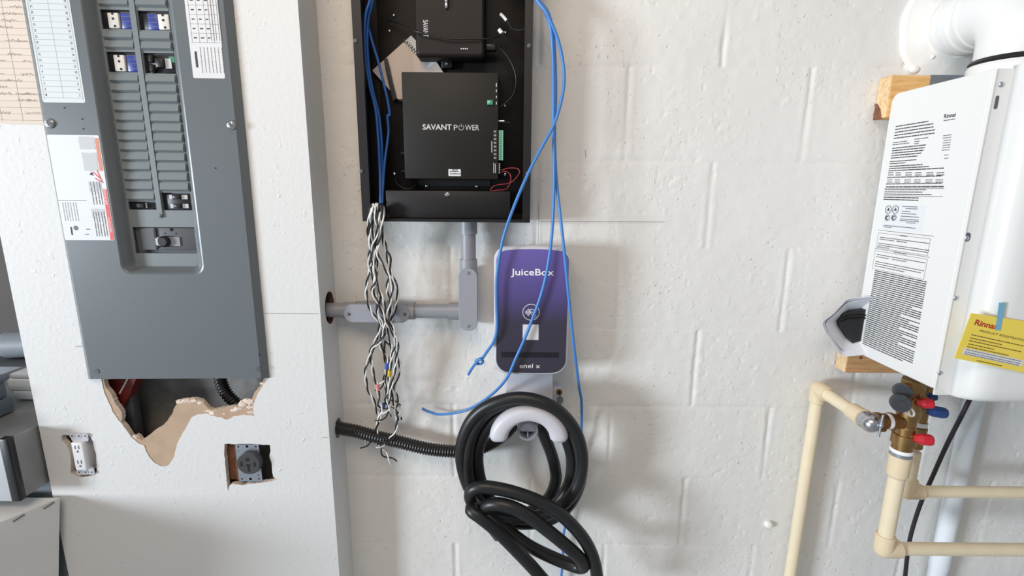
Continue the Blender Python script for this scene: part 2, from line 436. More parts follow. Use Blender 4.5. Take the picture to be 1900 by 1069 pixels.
# stub wall: drywall with a torn hole and two outlet cut-outs
def z7(x, y, o=0): q = PL(170 + x / 4.454, 690 + y / 4.454, o); return (q.x, q.z)
def jag(pts, amp, n=3):
    out = []
    for i in range(len(pts)):
        a, b = pts[i], pts[(i + 1) % len(pts)]
        for k in range(n):
            t = k / n; out.append((a[0] + (b[0] - a[0]) * t + (random.uniform(-amp, amp) if k else 0), a[1] + (b[1] - a[1]) * t + (random.uniform(-amp, amp) if k else 0)))
    return out
Bpts = [(75, 40), (85, 88), (100, 150), (120, 205), (150, 270), (175, 335), (215, 390), (252, 432), (300, 500), (340, 552), (385, 590), (435, 612), (450, 660), (475, 705), (520, 752), (568, 780), (600, 783), (632, 776), (665, 735), (685, 690), (697, 640), (715, 580), (742, 530), (770, 480), (795, 435), (815, 395), (835, 372), (880, 352), (955, 345), (985, 362), (1035, 372), (1085, 380), (1115, 396), (1150, 385), (1185, 366), (1262, 354), (1345, 366), (1337, 320), (1336, 285), (1350, 235), (1380, 170), (1410, 125), (1440, 80), (1455, 40)]
Apts = [(110, 30), (125, 110), (165, 165), (190, 215), (210, 255), (240, 295), (265, 345), (262, 385), (258, 412), (300, 465), (345, 535), (372, 515), (400, 535), (425, 560), (465, 535), (500, 505), (545, 468), (592, 448), (640, 395), (668, 350), (685, 322), (705, 272), (730, 232), (790, 222), (850, 216), (915, 232), (945, 265), (975, 300), (1010, 310), (1070, 295), (1130, 288), (1190, 280), (1232, 274), (1240, 240), (1275, 228), (1318, 235), (1332, 215), (1365, 150), (1395, 122), (1425, 75), (1440, 30)]
Bl = jag([z7(*p) for p in Bpts], .0009); Al = jag([z7(*p, -.006) for p in Apts], .0012)
ztop_hole = PL(300, 690, 0).z + .012
Rpts = [(1097, 600), (1140, 594), (1180, 600), (1300, 596), (1400, 602), (1475, 606), (1478, 660), (1470, 700), (1488, 760), (1492, 820), (1500, 868), (1535, 890), (1495, 905), (1450, 912), (1400, 918), (1320, 925), (1250, 938), (1170, 928), (1140, 938), (1127, 1008), (1122, 940), (1115, 880), (1108, 800), (1103, 720), (1095, 680)]
Rl = jag([z7(*p) for p in Rpts], .0008)
def zo(x, y, o=0): q = PL(x / 3.564, 660 + y / 3.564, o); return (q.x, q.z)
Opts = [(404, 535), (420, 522), (470, 530), (500, 516), (560, 518), (590, 530), (615, 570), (622, 610), (635, 650), (637, 700), (640, 760), (632, 785), (580, 800), (540, 806), (490, 790), (466, 775), (468, 700), (462, 640), (440, 590), (410, 562)]
Ol = jag([zo(*p) for p in Opts], .0006)
q = PL(25, 560, 0); UL = q.x; ZT = 2.6
outer = [(UL, 0), (0, 0), (0, ZT), (UL, ZT)]
T0, T1, T2 = 0, -.0012, -.0127
mb = MB()
f0 = lambda u, z: LW(u, T0, z); f1 = lambda u, z: LW(u, T1, z); f2 = lambda u, z: LW(u, T2, z)
pa_, pb_ = PL(40, 0, .003).x, PL(500, 700, .003).x; pz_ = PL(300, 702, .003).z
Pl = [(pa_ + .05, pz_ + .035), (pb_ - .03, pz_ + .035), (pb_ - .03, 2.09), (pa_ + .05, 2.09)]     # rough opening for the breaker panel
mb.holed([outer, Bl, Rl, Ol, Pl], f0, 0); mb.strip(Pl, f0, f2, 2)
mb.holed([Bl, Al], f1, 1); mb.strip(Bl, f0, f1, 2)
mb.strip(Al, f1, f2, 2)
for lp in (Rl, Ol): mb.strip(lp, f0, f2, 2)
mb.holed([[(UL + .012, .01), (-.012, .01), (-.012, ZT - .01), (UL + .012, ZT - .01)], Al, Rl, Ol, Pl], f2, 3)
# gypsum crumbs along the broken lower edge
for (x, y, r) in ((740, 245, 20), (790, 238, 24), (850, 235, 22), (900, 250, 20), (960, 320, 18), (1000, 335, 22), (1040, 350, 14), (1100, 340, 16), (1180, 315, 20), (1210, 300, 22), (1260, 262, 32), (1290, 248, 28), (1310, 290, 22), (1320, 330, 18), (1425, 95, 14), (370, 535, 20), (230, 355, 14), (1200, 348, 12)):
    q = PL(170 + x / 4.454, 690 + y / 4.454, -.005); R_ = r / 4.454 * .00140
    tmp = MB(); cc_ = LW(q.x, -.0035, q.z); tmp.sphere(cc_, R_ * 1.1, 0, 12, (1.2 + random.random() * .7, .55, .8))
    jv = [cc_ + (v - cc_) * random.uniform(.72, 1.18) for v in tmp.v]; mb.add(jv, tmp.f, 2, False)
# return (right side) with two bored holes, and left end
hc = P(613, 571, .045); hc = PX(612, 571, XR); h1y, h1z = hc.y, hc.z
hc2 = PX(628, 797, XR); h2y, h2z = hc2.y, hc2.z
H1 = jag(circ(h1y, h1z, .030, 16, .040), .001, 2); H2 = circ(h2y, h2z + .004, .022, 24, .026)
yf = LW(0, 0, 0).y
ret = [(yf, 0), (.004, 0), (.004, ZT), (yf, ZT)]
mb.holed([ret, H1, H2], lambda y, z: Vector((XR, y, z)), 0)
for h in (H1, H2): mb.strip(h, lambda y, z: Vector((XR, y, z)), lambda y, z: Vector((XR - .0127, y, z)), 4 if h is H1 else 2)
mb.holed([[(yf + .0127, 0), (.004, 0), (.004, ZT), (yf + .0127, ZT)], H1, H2], lambda y, z: Vector((XR - .0127, y, z)), 3)
e0 = LW(UL, 0, 0)
mb.add([(e0.x, e0.y, 0), (e0.x, .02, 0), (e0.x, .02, ZT), (e0.x, e0.y, ZT)], [(0, 1, 2, 3)], 0)
mb.add([LW(UL, 0, ZT), LW(0, 0, ZT), (XR, .004, ZT), (e0.x, .02, ZT)], [(0, 1, 2, 3)], 0)
wl = struct(mb.build('wall_left', ['drywall', 'kraft', 'gypsum', 'concrete', 'bark'], recalc=False))
# pencil mark on drywall
pm = MB()
for a, b in (((490, 581.5), (591, 582.5)), ((598, 812), (609, 812)), ((140, 643), (152, 643))):
    a, b = PL(*a, .0006), PL(*b, .0006); a, b = LM @ a, LM @ b
    pm.add([a - AZ * .0005, b - AZ * .0005, b + AZ * .0005, a + AZ * .0005], [(0, 1, 2, 3)])
OFF[wl.name] = OFF[wl.name]
pm.build('pencil_mark', 'pencil', wl)

# ================================================================== BREAKER PANEL (stub wall frame)
OC = .013                                    # cover face stands this far off the drywall
a = PL(40, 0, .003); b = PL(165, 705, .003); c = PL(500, 700, .003); dd = PL(430, 0, .003)
U0 = (a.x + b.x) / 2; U1 = (c.x + dd.x) / 2; ZB = (b.z + c.z) / 2; ZTp = 2.12
pan = thing('breaker_panel', 'grey steel electrical breaker panel set flush in the white stub wall', 'breaker panel', (.5 * (U0 + U1), 0, ZB), 'L')
OR = -.013                                   # recessed deadfront plane
ro = lambda x, y: PL(x, y, OC); rb = lambda x, y: PL(x, y, OR)
uo0 = (ro(146, 0).x + ro(219, 455).x) / 2; uo1 = (ro(316, 0).x + ro(380, 485).x) / 2; zo0 = ro(300, 510).z
ui0 = (rb(180, 0).x + rb(251, 488).x) / 2; ui1 = (rb(308, 0).x + rb(371, 480).x) / 2; zi0 = rb(310, 494).z
ZTr = 2.06
fl = lambda o: (lambda u, z: Vector((u, -o, z)))
mb = MB()
BV = .013
outer0 = [(U0, ZB), (U1, ZB), (U1, ZTp), (U0, ZTp)]
outer1 = [(U0 + BV, ZB + .004), (U1 - BV, ZB + .004), (U1 - BV, ZTp - BV), (U0 + BV, ZTp - BV)]
open0 = rr(uo0, uo1, zo0, ZTr, .022, 8); open1 = rr(uo0 + .003, uo1 - .003, zo0 + .003, ZTr - .003, .020, 8); open2 = rr(ui0, ui1, zi0, ZTr - .012, .012, 8)
mb.holed([outer1, open0], fl(OC), 0)
for i in range(4):
    j = (i + 1) % 4
    mb.add([(outer0[i][0], -.003, outer0[i][1]), (outer0[j][0], -.003, outer0[j][1]), (outer1[j][0], -OC, outer1[j][1]), (outer1[i][0], -OC, outer1[i][1])], [(0, 1, 2, 3)])
    mb.add([(outer0[i][0], -.0006, outer0[i][1]), (outer0[j][0], -.0006, outer0[j][1]), (outer0[j][0], -.003, outer0[j][1]), (outer0[i][0], -.003, outer0[i][1])], [(0, 1, 2, 3)])
def lerp_loop(A, B, t): return [(a[0] + (b[0] - a[0]) * t, a[1] + (b[1] - a[1]) * t) for a, b in zip(A, B)]
rg = [[Vector((u, -OC, z)) for u, z in open0]]
for t, o in ((.12, OC - .0006), (.3, OC - .0028), (.8, OR + .004), (.93, OR + .0008), (1, OR)): rg.append([Vector((u, -o, z)) for u, z in lerp_loop(open0, open2, t)])
mb.rings(rg, 0, True, False, False)
cover = mb.build('cover', 'panel', pan)
# deadfront plate with openings
op = []
def oprect(x0, y0, x1, y1):
    ym = (y0 + y1) / 2
    a = rb(x0, y0); b = rb(x1, y1); return [(a.x, b.z), (b.x, b.z), (b.x, a.z), (a.x, a.z)]
LU0, LU1 = max(rb(219, 269).x + .001, ui0 + .004), rb(275.5, 269).x; RU0, RU1 = rb(287.5, 269).x, rb(342, 269).x
def zof(y): return rb(270, y).z
rects = dict(a=(LU0 - .001, LU1, zof(55), zof(19)), b=(RU0, RU1 + .001, zof(56), zof(20)), c=(LU0 - .001, LU1, zof(134.5), zof(97)), d=(RU0, RU1 + .001, zof(136), zof(98)),
             e=(LU0 - .001, LU1, zof(389), zof(374)), f=(RU0 - .001, RU1, zof(390), zof(357)))
mq0 = rb(244, 423); mq1 = rb(371, 469)
rects['m'] = (ui0 + .004, ui1 - .002, zof(470), zof(421.5))
loops = [[(r[0], r[2]), (r[1], r[2]), (r[1], r[3]), (r[0], r[3])] for r in rects.values()]
mb = MB(); mb.holed([open2] + loops, fl(OR), 0)
for l in loops: mb.strip(l, fl(OR), fl(OR - .004), 0)
def filler(u0, u1, z0, z1, px=None):
    """one snap-out filler: flat sloped blade, proud at its lower lip"""
    mb.hexa([(u0, -OR, z0), (u1, -OR, z0), (u1, -OR - .0008, z1), (u0, -OR - .0008, z1)], [(u0 + .001, -OR - .0052, z0 + .0045), (u1 - .001, -OR - .0052, z0 + .0045), (u1 - .001, -OR - .0022, z1 - .0006), (u0 + .001, -OR - .0022, z1 - .0006)])
for (u0, u1, ys) in ((LU0, LU1, [-40, -21, -2, 15]), (RU0, RU1, [-40, -21, -2, 15]), (LU0, LU1, [57, 76, 94]), (RU0, RU1, [58, 77, 95]),
                     (LU0, LU1, [137 + i * 18.15 for i in range(13)] + [373.5]), (RU0, RU1, [138 + i * 18.15 for i in range(13)])):
    zz = [zof(y) for y in ys]
    for z1, z0 in zip(zz, zz[1:]): filler(u0, u1, z0 + .0006, z1 - .0006)
# dark seams beside the filler columns
for u in (LU1 + .0008, RU1 + .0008): mb.box(u, u + .0014, -OR - .0004, -OR + .001, zof(356), ZTr - .03, 1)
dfr = mb.build('deadfront', ['panel2', 'void'], pan)
mb = MB(); us = .5 * (LU1 + RU0)
mb.box(us - .0058, us + .0050, -OR + .0, -OR - .0034, zof(398), ZTr - .02)
sp_ = mb.build('centre_rib', 'panel2', dfr)
mb = MB(); screw(mb, (us, -OR - .0005, zof(400)), .0045, h=.006); mb.build('rivet', 'panel2', dfr)
mb = MB(); mb.box(ui0 - .004, ui1 + .004, .042, .045, ZB + .03, ZTr); mb.build('interior', 'void', pan)
mb = MB(); mb.box(U0 + .045, U1 - .045, .022, .075, ZB + .006, 2.10)      # tub behind the cover, open front reads as black
mb.build('tub', 'darkgrey', pan)
# breakers
def breaker(r, side, kind):
    u0, u1, z0, z1 = r; W = u1 - u0; g = W * .24
    mb = MB(); mb.box(u0 + .002, u1 - .001, .034, -OR + .004, z0 + .001, z1 - .003, 0, .001)
    br = mb.build('breaker', 'blackplastic', pan)
    if kind == 'afci':
        wa, wb_ = (u0 + g, u0 + g + W * .36) if side < 0 else (u1 - W * .36, u1 - .0005)
        ba, bb = (wb_ + .002, u1 - .001) if side < 0 else (u0 + W * .28, wa - .002)
        mb = MB(); mb.box(wa, wb_, .02, -OR - .002, z0 + .001, z1 - .006, 0, .0015); fc = mb.build('white_face', 'breakerwhite', br); fc['label'] = 'white breaker face with three dark dots'
        mb = MB(); cx = (wa + wb_) / 2
        for k, t in enumerate((.78, .52, .14)): mb.cyl((cx + (.002 if k == 2 else 0), -OR - .001, z0 + (z1 - z0) * t), (cx + (.002 if k == 2 else 0), -OR - .0026, z0 + (z1 - z0) * t), .0024, seg=12)
        mb.build('indicator', 'void', fc)
        mb = MB(); mb.box(ba, bb, .02, -OR + .001, z0 + .001, z1 - .006, 0, .001)
        for t in (.2, .42, .66, .85): mb.box(ba + .001, bb - .001, -OR + .0012, -OR + .0006, z0 + (z1 - z0) * t - .0005, z0 + (z1 - z0) * t + .0003, 1)
        bl = mb.build('blue_face', ['breakerblue', 'printmid'], br); bl['label'] = 'blue printed breaker face'
    else:
        n = 2 if kind == 'double' else 1; hh = (z1 - z0) / n
        for i in range(n):
            zc = z0 + hh * (i + .5); mb = MB()
            if side > 0:
                mb.box(u0 + W * .42, u0 + W * .66, -OR + .003, -OR - .005, zc - hh * .22, zc + hh * .22, 0, .001); mb.build('toggle', 'blackplastic', br)
                mb = MB(); mb.box(u0 + W * .26, u0 + W * .36, -OR + .003, -OR + .0005, zc - hh * .24, zc + hh * .24); mb.box(u0 + W * .68, u0 + W * .88, -OR + .003, -OR + .0005, zc - hh * .24, zc + hh * .24); mb.build('rating_mark', 'stickergrey', br)
            else:
                mb.box(u0 + W * .34, u0 + W * .6, -OR + .003, -OR - .005, zc - hh * .26, zc + hh * .26, 0, .001); mb.build('toggle', 'charcoal', br)
                mb = MB(); mb.box(u0 + W * .6, u0 + W * .64, -OR + .003, -OR + .0005, zc - hh * .3, zc + hh * .3); mb.build('rating_mark', 'stickergrey', br)
    return br
breaker(rects['a'], -1, 'afci'); breaker(rects['b'], 1, 'afci'); breaker(rects['c'], -1, 'afci')
breaker(rects['e'], -1, 'single'); breaker(rects['f'], 1, 'double')
u0, u1, z0, z1 = rects['d']; br = breaker((u0, u1, z0, z1), 1, 'none_')
for k in range(2):
    mb = MB(); zc = z0 + (z1 - z0) * (.7 if k else .24)
    mb.box(u0 + .012, u0 + .022, -OR + .006, -OR - .006, zc - .008, zc + .008, 0, .003); mb.build('toggle', 'charcoal', br)
mb = MB(); mb.box(u1 - .012, u1 - .001, -OR + .004, -OR + .002, z0 + .022, z1 - .006); o = mb.build('green_tab', 'green', br); o['label'] = 'green tab'
# main breaker
u0, u1, z0, z1 = rects['m']; W = u1 - u0; Hh = z1 - z0
mb = MB(); mb.box(u0 + W * .12, u1 - .001, .034, -OR + .003, z0 + .007, z1 - .001, 0, .001); mb.box(u0 + W * .12, u0 + W * .34, -OR + .003, -OR + .0006, z0 + .008, z1 - .004, 1)
mbk = mb.build('main_breaker', ['darkgrey', 'darkgrey'], pan)
mb = MB(); mb.box(u0 + W * .335, u0 + W * .37, -OR + .004, -OR, z0 + Hh * .2, z1 - .002); mb.box(u0 + W * .60, u0 + W * .62, -OR + .004, -OR, z0 + Hh * .85, z1 - .002)
for t in (.5, .68): mb.cyl((u0 + W * t, -OR + .0035, z0 + Hh * .76), (u0 + W * t, -OR + .002, z0 + Hh * .76), .0014, seg=10)
mb.build('groove', 'void', mbk)
mb = MB(); mb.box(u0 + W * .36, u0 + W * .74, -OR + .003, -OR + .0002, z0 + Hh * .28, z0 + Hh * .62); mb.build('switch_plate', 'greypaint', mbk)
mb = MB(); mb.lathe([(.0125, 0), (.012, .008), (.009, .012)], (u0 + W * .50, -OR + .002, z0 + Hh * .46), (0, -1, 0), 20); mb.build('toggle', 'blackplastic', mbk)
mb = MB(); mb.box(u0 + W * .35, u0 + W * .39, -OR + .003, -OR - .001, z0 + Hh * .32, z0 + Hh * .58); mb.build('rating_mark', 'stickergrey', mbk)
# cover screws and holes
for (x, y) in ((93, 229), (430, 232)):
    q = ro(x, y); mb = MB(); screw(mb, (q.x, -OC, q.z), .0095, h=.006); s_ = mb.build('screw', 'chrome', pan)
    mb = MB(); slot(mb, (q.x, -OC, q.z), .0085, h=.0062); mb.build('screw_slot', 'darkgrey', s_)
for (x, y) in ((180, 689), (480, 685)):
    q = ro(x, y); mb = MB(); mb.lathe([(.0052, 0), (.0052, .0012), (.0036, .0012)], (q.x, -OC, q.z), (0, -1, 0), 18, 0); mb.cyl((q.x, -OC, q.z), (q.x, -OC - .0008, q.z), .0038, seg=16, mi=1); mb.build('screw_hole', ['darkgrey', 'void'], pan)
mb = MB()
for (x, y) in ((120, 200), (153, 221), (155, 239), (400, 312), (481, 658)): q = ro(x, y); mb = MB(); mb.cyl((q.x, -OC + .001, q.z), (q.x, -OC - .0004, q.z), .0018, seg=10); mb.build('pinhole', 'void', pan)
# --- directory sticker
NL = Vector((0, -1, 0))
def sheet(poly, o, th, mt, name, parent):
    mb = MB(); mb.prism(poly, fy, -o, -o - th); return mb.build(name, mt, parent)
d0 = ro(80, 190); d1 = ro(159, 190); dt = 2.05
lab = sheet(rr(d0.x, d1.x, d0.z, dt, .004, 4), OC, .0004, 'dirsticker', 'circuit_directory', pan); lab['label'] = 'white ruled circuit directory sticker'
mb = MB(); org = (d0.x, -OC - .0004, d0.z); W = d1.x - d0.x; pit = .0108
for i in range(24):
    z = .009 + i * pit; quad(mb, org, AX, AZ, .004, W - .004, z - .0003, z + .0003)
quad(mb, org, AX, AZ, .0035, .0041, .005, .3); quad(mb, org, AX, AZ, W - .0041, W - .0035, .005, .3); quad(mb, org, AX, AZ, W * .5, W * .5 + .0005, .009, .3)
mb.build('ruled_line', 'printline', lab)
for i in range(22):
    z = d0.z + .009 + (i + .5) * pit
    for side, n in ((0, 2 * i + 1), (1, 2 * i + 2)):
        text(str(n), (d0.x + (.009 if side == 0 else W - .009), -OC - .0004, z), .0022 if n < 10 else .0042, .0044, 'printink', lab, 'lettering')
# --- specification sticker upper right
e0 = ro(359, 145); e1 = ro(418, 146); ez = 2.0
lab = sheet(rr(e0.x, e1.x, e0.z, ez, .003, 4), OC, .0004, 'sticker', 'specification_label', pan); lab['label'] = 'white printed specification sticker with table'
mb = MB(); org = Vector((e0.x, -OC - .0004, e0.z)); W = e1.x - e0.x; ax = Vector((0, 0, -1)); ay = AX
o2 = org + AZ * (ez - e0.z)
Lh = ez - e0.z
for k in range(6):       # table grid
    quad(mb, org, AX, AZ, .004, W - .003, .066 + k * .017, .0665 + k * .017, 1)
for k in range(5): quad(mb, org, AX, AZ, .006 + k * .0145, .0065 + k * .0145, .066, Lh, 1)
for cx in (.020, .027, .034, .041, .048, .055, .062): words(mb, o2 - AZ * (Lh - .06), ax, ay, 0.002, .05, cx, .0011, 1, wl=(.5, 2))
for cx in (.044, .049, .054, .060, .064): words(mb, o2, ax, ay, 0, Lh - .07, cx, .0010, 1, wl=(.5, 2))
for k in range(5):
    for cx in (.010, .024, .037): words(mb, org, AX, AZ, cx, cx + .006, .075 + k * .017, .0022, 0)
quad(mb, org, AX, AZ, .008, .0125, .02, .05, 0)
mb.build('print', ['printink', 'printmid'], lab)
# --- torn danger sticker
t0 = ro(87, 250); t1 = ro(182, 251); t2 = ro(215, 446); t3 = ro(121, 446)
g0, g1, gz0, gz1 = (t0.x + t3.x) / 2, (t1.x + t2.x) / 2, t2.z, t0.z
lab = sheet(rr(g0, g1, gz0, gz1, .003, 4), OC, .0006, 'sticker', 'danger_label', pan); lab['label'] = 'white warning sticker with red strip, torn and faded'
W = g1 - g0; Hh = gz1 - gz0; org = Vector((g0, -OC - .0006, gz0))
mb = MB(); quad(mb, org, AX, AZ, W * .915, W * .99, Hh * .005, Hh * .5); quad(mb, org, AX, AZ, W * .915, W * .985, Hh * .67, Hh * .975, 1)
for (a_, b_) in (((.78, .66), (.9, .6)), ((.8, .6), (.95, .56)), ((.86, .68), (.93, .57))):
    p0 = org + AX * W * a_[0] + AZ * Hh * a_[1]; p1 = org + AX * W * b_[0] + AZ * Hh * b_[1]; t = (p1 - p0).normalized(); n_ = Vector((-t.z, 0, t.x)) * .0011
    mb.add([p0 - n_ + NL * .0004, p1 - n_ + NL * .0004, p1 + n_ + NL * .0004, p0 + n_ + NL * .0004], [(0, 1, 2, 3)])
mb.build('red_strip', ['redprint', 'redfaded'], lab)
def torn(x0, x1, y0, y1):
    mb = MB()
    pts = jag([(x0 * W, y0 * Hh), (x1 * W, y0 * Hh), (x1 * W, y1 * Hh), (x0 * W, y1 * Hh)], .0012, 5)
    mb.holed([pts], lambda a, b: org + AX * a + AZ * b + NL * .0003); mb.build('grey_print', 'stickergrey', lab)
torn(.60, .90, .87, .985); torn(.62, .90, .67, .84); torn(.66, .9, .47, .57); torn(.62, .88, .22, .31)
mb = MB(); ax = Vector((0, 0, -1)); ay = AX; o2 = org + AZ * Hh
for cx in (.70, .76, .82, .87): words(mb, o2 - AZ * Hh * .43, ax, ay, 0, Hh * .22, W * cx, .0018, 1, wl=(1, 3))
for cx in (.66, .71, .76, .82, .87): words(mb, o2 - AZ * Hh * .72, ax, ay, 0, Hh * .24, W * cx, .0018, 1, wl=(1, 3))
for cx in (.08, .13, .18, .23, .29, .34): words(mb, o2 - AZ * Hh * .63, ax, ay, 0, Hh * .18, W * cx, .0016, 2, wl=(1, 3))
quad(mb, org, AX, AZ, .0, W * .56, Hh * .385, Hh * .39, 1)
quad(mb, org, AX, AZ, W * .15, W * .18, Hh * .05, Hh * .13, 0); quad(mb, org, AX, AZ, W * .42, W * .5, Hh * .055, Hh * .062, 0); quad(mb, org, AX, AZ, W * .46, W * .54, Hh * .105, Hh * .112, 0)
mb.prism(circ(W * .26, Hh * .12, .005, 18), lambda a, b, h: org + AX * a + AZ * b + NL * h, .0001, .0003, 1)
mb.add([org + AX * W * x + AZ * Hh * y + NL * .0004 for x, y in ((.70, .635), (.78, .625), (.76, .66))], [(0, 1, 2)], 0)
mb.build('print', ['printink', 'printmid', 'printline'], lab)
text('DANGER', org + AX * W * .952 + AZ * Hh * .42, Hh * .15, W * .045, 'white', lab, ax=Vector((0, 0, -1)), ay=AX, lift=.0006)
text('DANGER', org + AX * W * .952 + AZ * Hh * .15, Hh * .15, W * .045, 'white', lab, ax=Vector((0, 0, -1)), ay=AX, lift=.0006)

# handwritten paper sheet behind the panel's left flank
q = PL(40, 229, .001); mb = MB()
uL = UL + .004; uR = U0 + .03
mb.prism(jag([(uL, q.z), (U0 - .001, q.z - .002), (U0 - .001, 2.1), (uL, 2.1)], .0008, 6), fy, -.0002, -.0008)
pap = tag(mb.build('paper_sheet', 'beige', None, 'L'), 'beige ruled paper sheet with faint handwriting taped left of the breaker panel', 'paper')
mb = MB(); org = Vector((uL, -.0008, q.z)); W = U0 - uL
for i in range(26): quad(mb, org, AX, AZ, .002, W - .002, .006 + i * .0124, .0064 + i * .0124)
for fx_ in (.36, .68): quad(mb, org, AX, AZ, W * fx_, W * fx_ + .0005, .004, .33)
mb.build('ruled_line', 'pencil', pap)
mb = MB()
for i in range(1, 24):
    if random.random() < .75:
        for xx in (.36, .62, .8):
            if random.random() < .6:
                x = W * xx + random.uniform(-.01, .005); z = .008 + i * .0124; pts = []
                for k in range(14): pts.append(org + AX * (x + k * .0022) + AZ * (z + .0035 * math.sin(k * 2.1 + i) * random.random()) + NL * .0004)
                mb.tube([p for p in pts if p.x < U0 - .004] if sum(p.x < U0 - .004 for p in pts) > 2 else pts[:3], .00025, 5)
mb.build('handwriting', 'pencil', pap)

# things seen in the torn hole
q = LM @ PL(425, 700, -.045)
pts = [LM @ PL(x, y, o) for x, y, o in ((408, 690, -.05), (410, 708, -.05), (420, 730, -.048), (437, 748, -.045), (460, 768, -.044), (490, 790, -.044))]
def corrug(mb, pts, r, pitch, depth=.14, seg=18, mi=0):
    pts = resample(pts, pitch / 4); n = len(pts)
    cyc = [1, 1, 1 - depth, 1 - depth]
    mb.tube(pts, r, seg, mi, rf=lambda t: cyc[int(round(t * (n - 1))) % 4])
mb = MB(); corrug(mb, cr(pts, 10), .0145, .0075, .18)
tag(mb.build('flexible_conduit', 'flex'), 'short black corrugated conduit seen inside the torn wall hole below the panel', 'conduit')
mb = MB()
a = [PL(x, y, -.04) for x, y in ((190, 700), (258, 700), (246, 730), (228, 760), (214, 745))]
mb.prism([(p.x, p.z) for p in a], fy, .03, .06)
rb_ = tag(mb.build('electrical_box', 'redtool', None, 'L'), 'dark red box edge showing inside the torn hole, left', 'electrical box')
mb = MB(); mb.tube([PL(x, y, -.028) for x, y in ((238, 700), (232, 712), (222, 730))], .0022, 8); mb.build('wire', 'beige', rb_)
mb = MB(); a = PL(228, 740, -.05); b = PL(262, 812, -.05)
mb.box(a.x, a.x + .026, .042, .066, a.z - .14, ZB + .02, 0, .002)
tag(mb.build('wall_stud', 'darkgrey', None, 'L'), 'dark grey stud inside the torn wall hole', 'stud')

# ---- duplex outlet
c0 = PL(152, 848, .008)
outl = thing('duplex_outlet', 'white duplex outlet without cover plate, lower left of stub wall', 'outlet', (c0.x, 0, PL(152, 882, 0).z), 'L')
fa = PL(131, 822, .012); fb = PL(162, 873, .012)
mb = MB(); mb.box(fa.x, fb.x - .001, .022, -.012, fb.z, fa.z, 0, .0015); face = mb.build('face', 'wplastic', outl)
mb = MB(); W = fb.x - fa.x; Hh = fa.z - fb.z
for t in (.83, .30):
    for sx in (.32, .62): mb.box(fa.x + W * sx - .0014, fa.x + W * sx + .0014, -.0115, -.0124, fb.z + Hh * t - .004, fb.z + Hh * t + .005)
    mb.cyl((fa.x + W * .47, -.0115, fb.z + Hh * (t - .14)), (fa.x + W * .47, -.0124, fb.z + Hh * (t - .14)), .0028, seg=12)
mb.build('slot', 'printmid', face)
for (za, zb_) in ((fa.z - .002, fa.z + .018), (fb.z - .016, fb.z + .004)):
    cx = fa.x + W * .55; mb = MB()
    mb.prism(rr(cx - .019, cx + .019, za, zb_, .006, 4), fy, -.0035, -.001)
    for s_ in (-.015, 0, .015): mb.lathe([(.0058, 0), (.0058, .001), (.0032, .001), (.003, .0)], (cx + s_, -.0035, (za + zb_) / 2 + (.005 if za > fb.z + .02 else -.004)), (0, -1, 0), 14)
    mb.build('yoke_ear', 'lgrey', outl)
mb = MB(); mb.box(fa.x - .006, fb.x + .020, .020, .068, fb.z - .014, fa.z + .014); mb.build('wall_box', 'stickergrey', outl)
# ---- range receptacle
pa = PL(436, 825, .001); pb = PL(487, 893, .001)
rec = thing('range_receptacle', 'round black four-slot receptacle on steel yoke in rough wall cut-out', 'receptacle', ((pa.x + pb.x) / 2, 0, pb.z), 'L')
mb = MB(); poly = rr(pa.x, pb.x, pb.z, pa.z, .003, 3); holes = []
Wp, Hp = pb.x - pa.x, pa.z - pb.z
for tx, tz, r in ((.5, .945, .0034), (.5, .065, .0034), (.13, .94, .0022), (.87, .94, .0022), (.13, .07, .0022), (.87, .07, .0022), (.12, .83, .0016), (.88, .83, .0016), (.5, .83, .0016), (.86, .17, .0016)):
    holes.append(circ(pa.x + Wp * tx, pb.z + Hp * tz, r, 10))
mb.holed([poly] + holes, fl(.0012)); mb.holed([poly] + holes, fl(0)); mb.strip(poly, fl(.0012), fl(0))
for h in holes: mb.strip(h, fl(.0012), fl(0))
mb.build('yoke', 'steel', rec)
cc = PL(461, 861, .014); cx, cz = cc.x, cc.z; rad = .0275
mb = MB(); mb.lathe([(rad + .001, 0), (rad + .001, .006), (rad, .012), (rad - .002, .014)], (cx, -.001, cz), (0, -1, 0), 32); fac = mb.build('face', 'recface', rec)
mb = MB()
mb.box(cx - .0185, cx - .0135, -.0148, -.0154, cz - .006, cz + .007); mb.box(cx + .0125, cx + .017, -.0148, -.0154, cz - .007, cz + .005)
mb.box(cx - .0028, cx + .0028, -.0148, -.0154, cz - .019, cz - .002); mb.box(cx - .006, cx + .005, -.0148, -.0154, cz - .004, cz - .001)
mb.prism(circ(cx - .001, cz + .0115, .0048, 14), fy, -.0148, -.0154); mb.build('slot', 'void', fac)
mb = MB(); za, zb_ = PL(430, 823, 0).z, PL(430, 897, 0).z
mb.box(PL(418, 860, 0).x - .004, pa.x - .003, .016, .06, zb_, za - .002, 0, .001); mb.box(pa.x - .012, pa.x - .008, .016, .012, zb_, za - .01, 0, .0005); mb.build('wood_block', 'bark', rec)

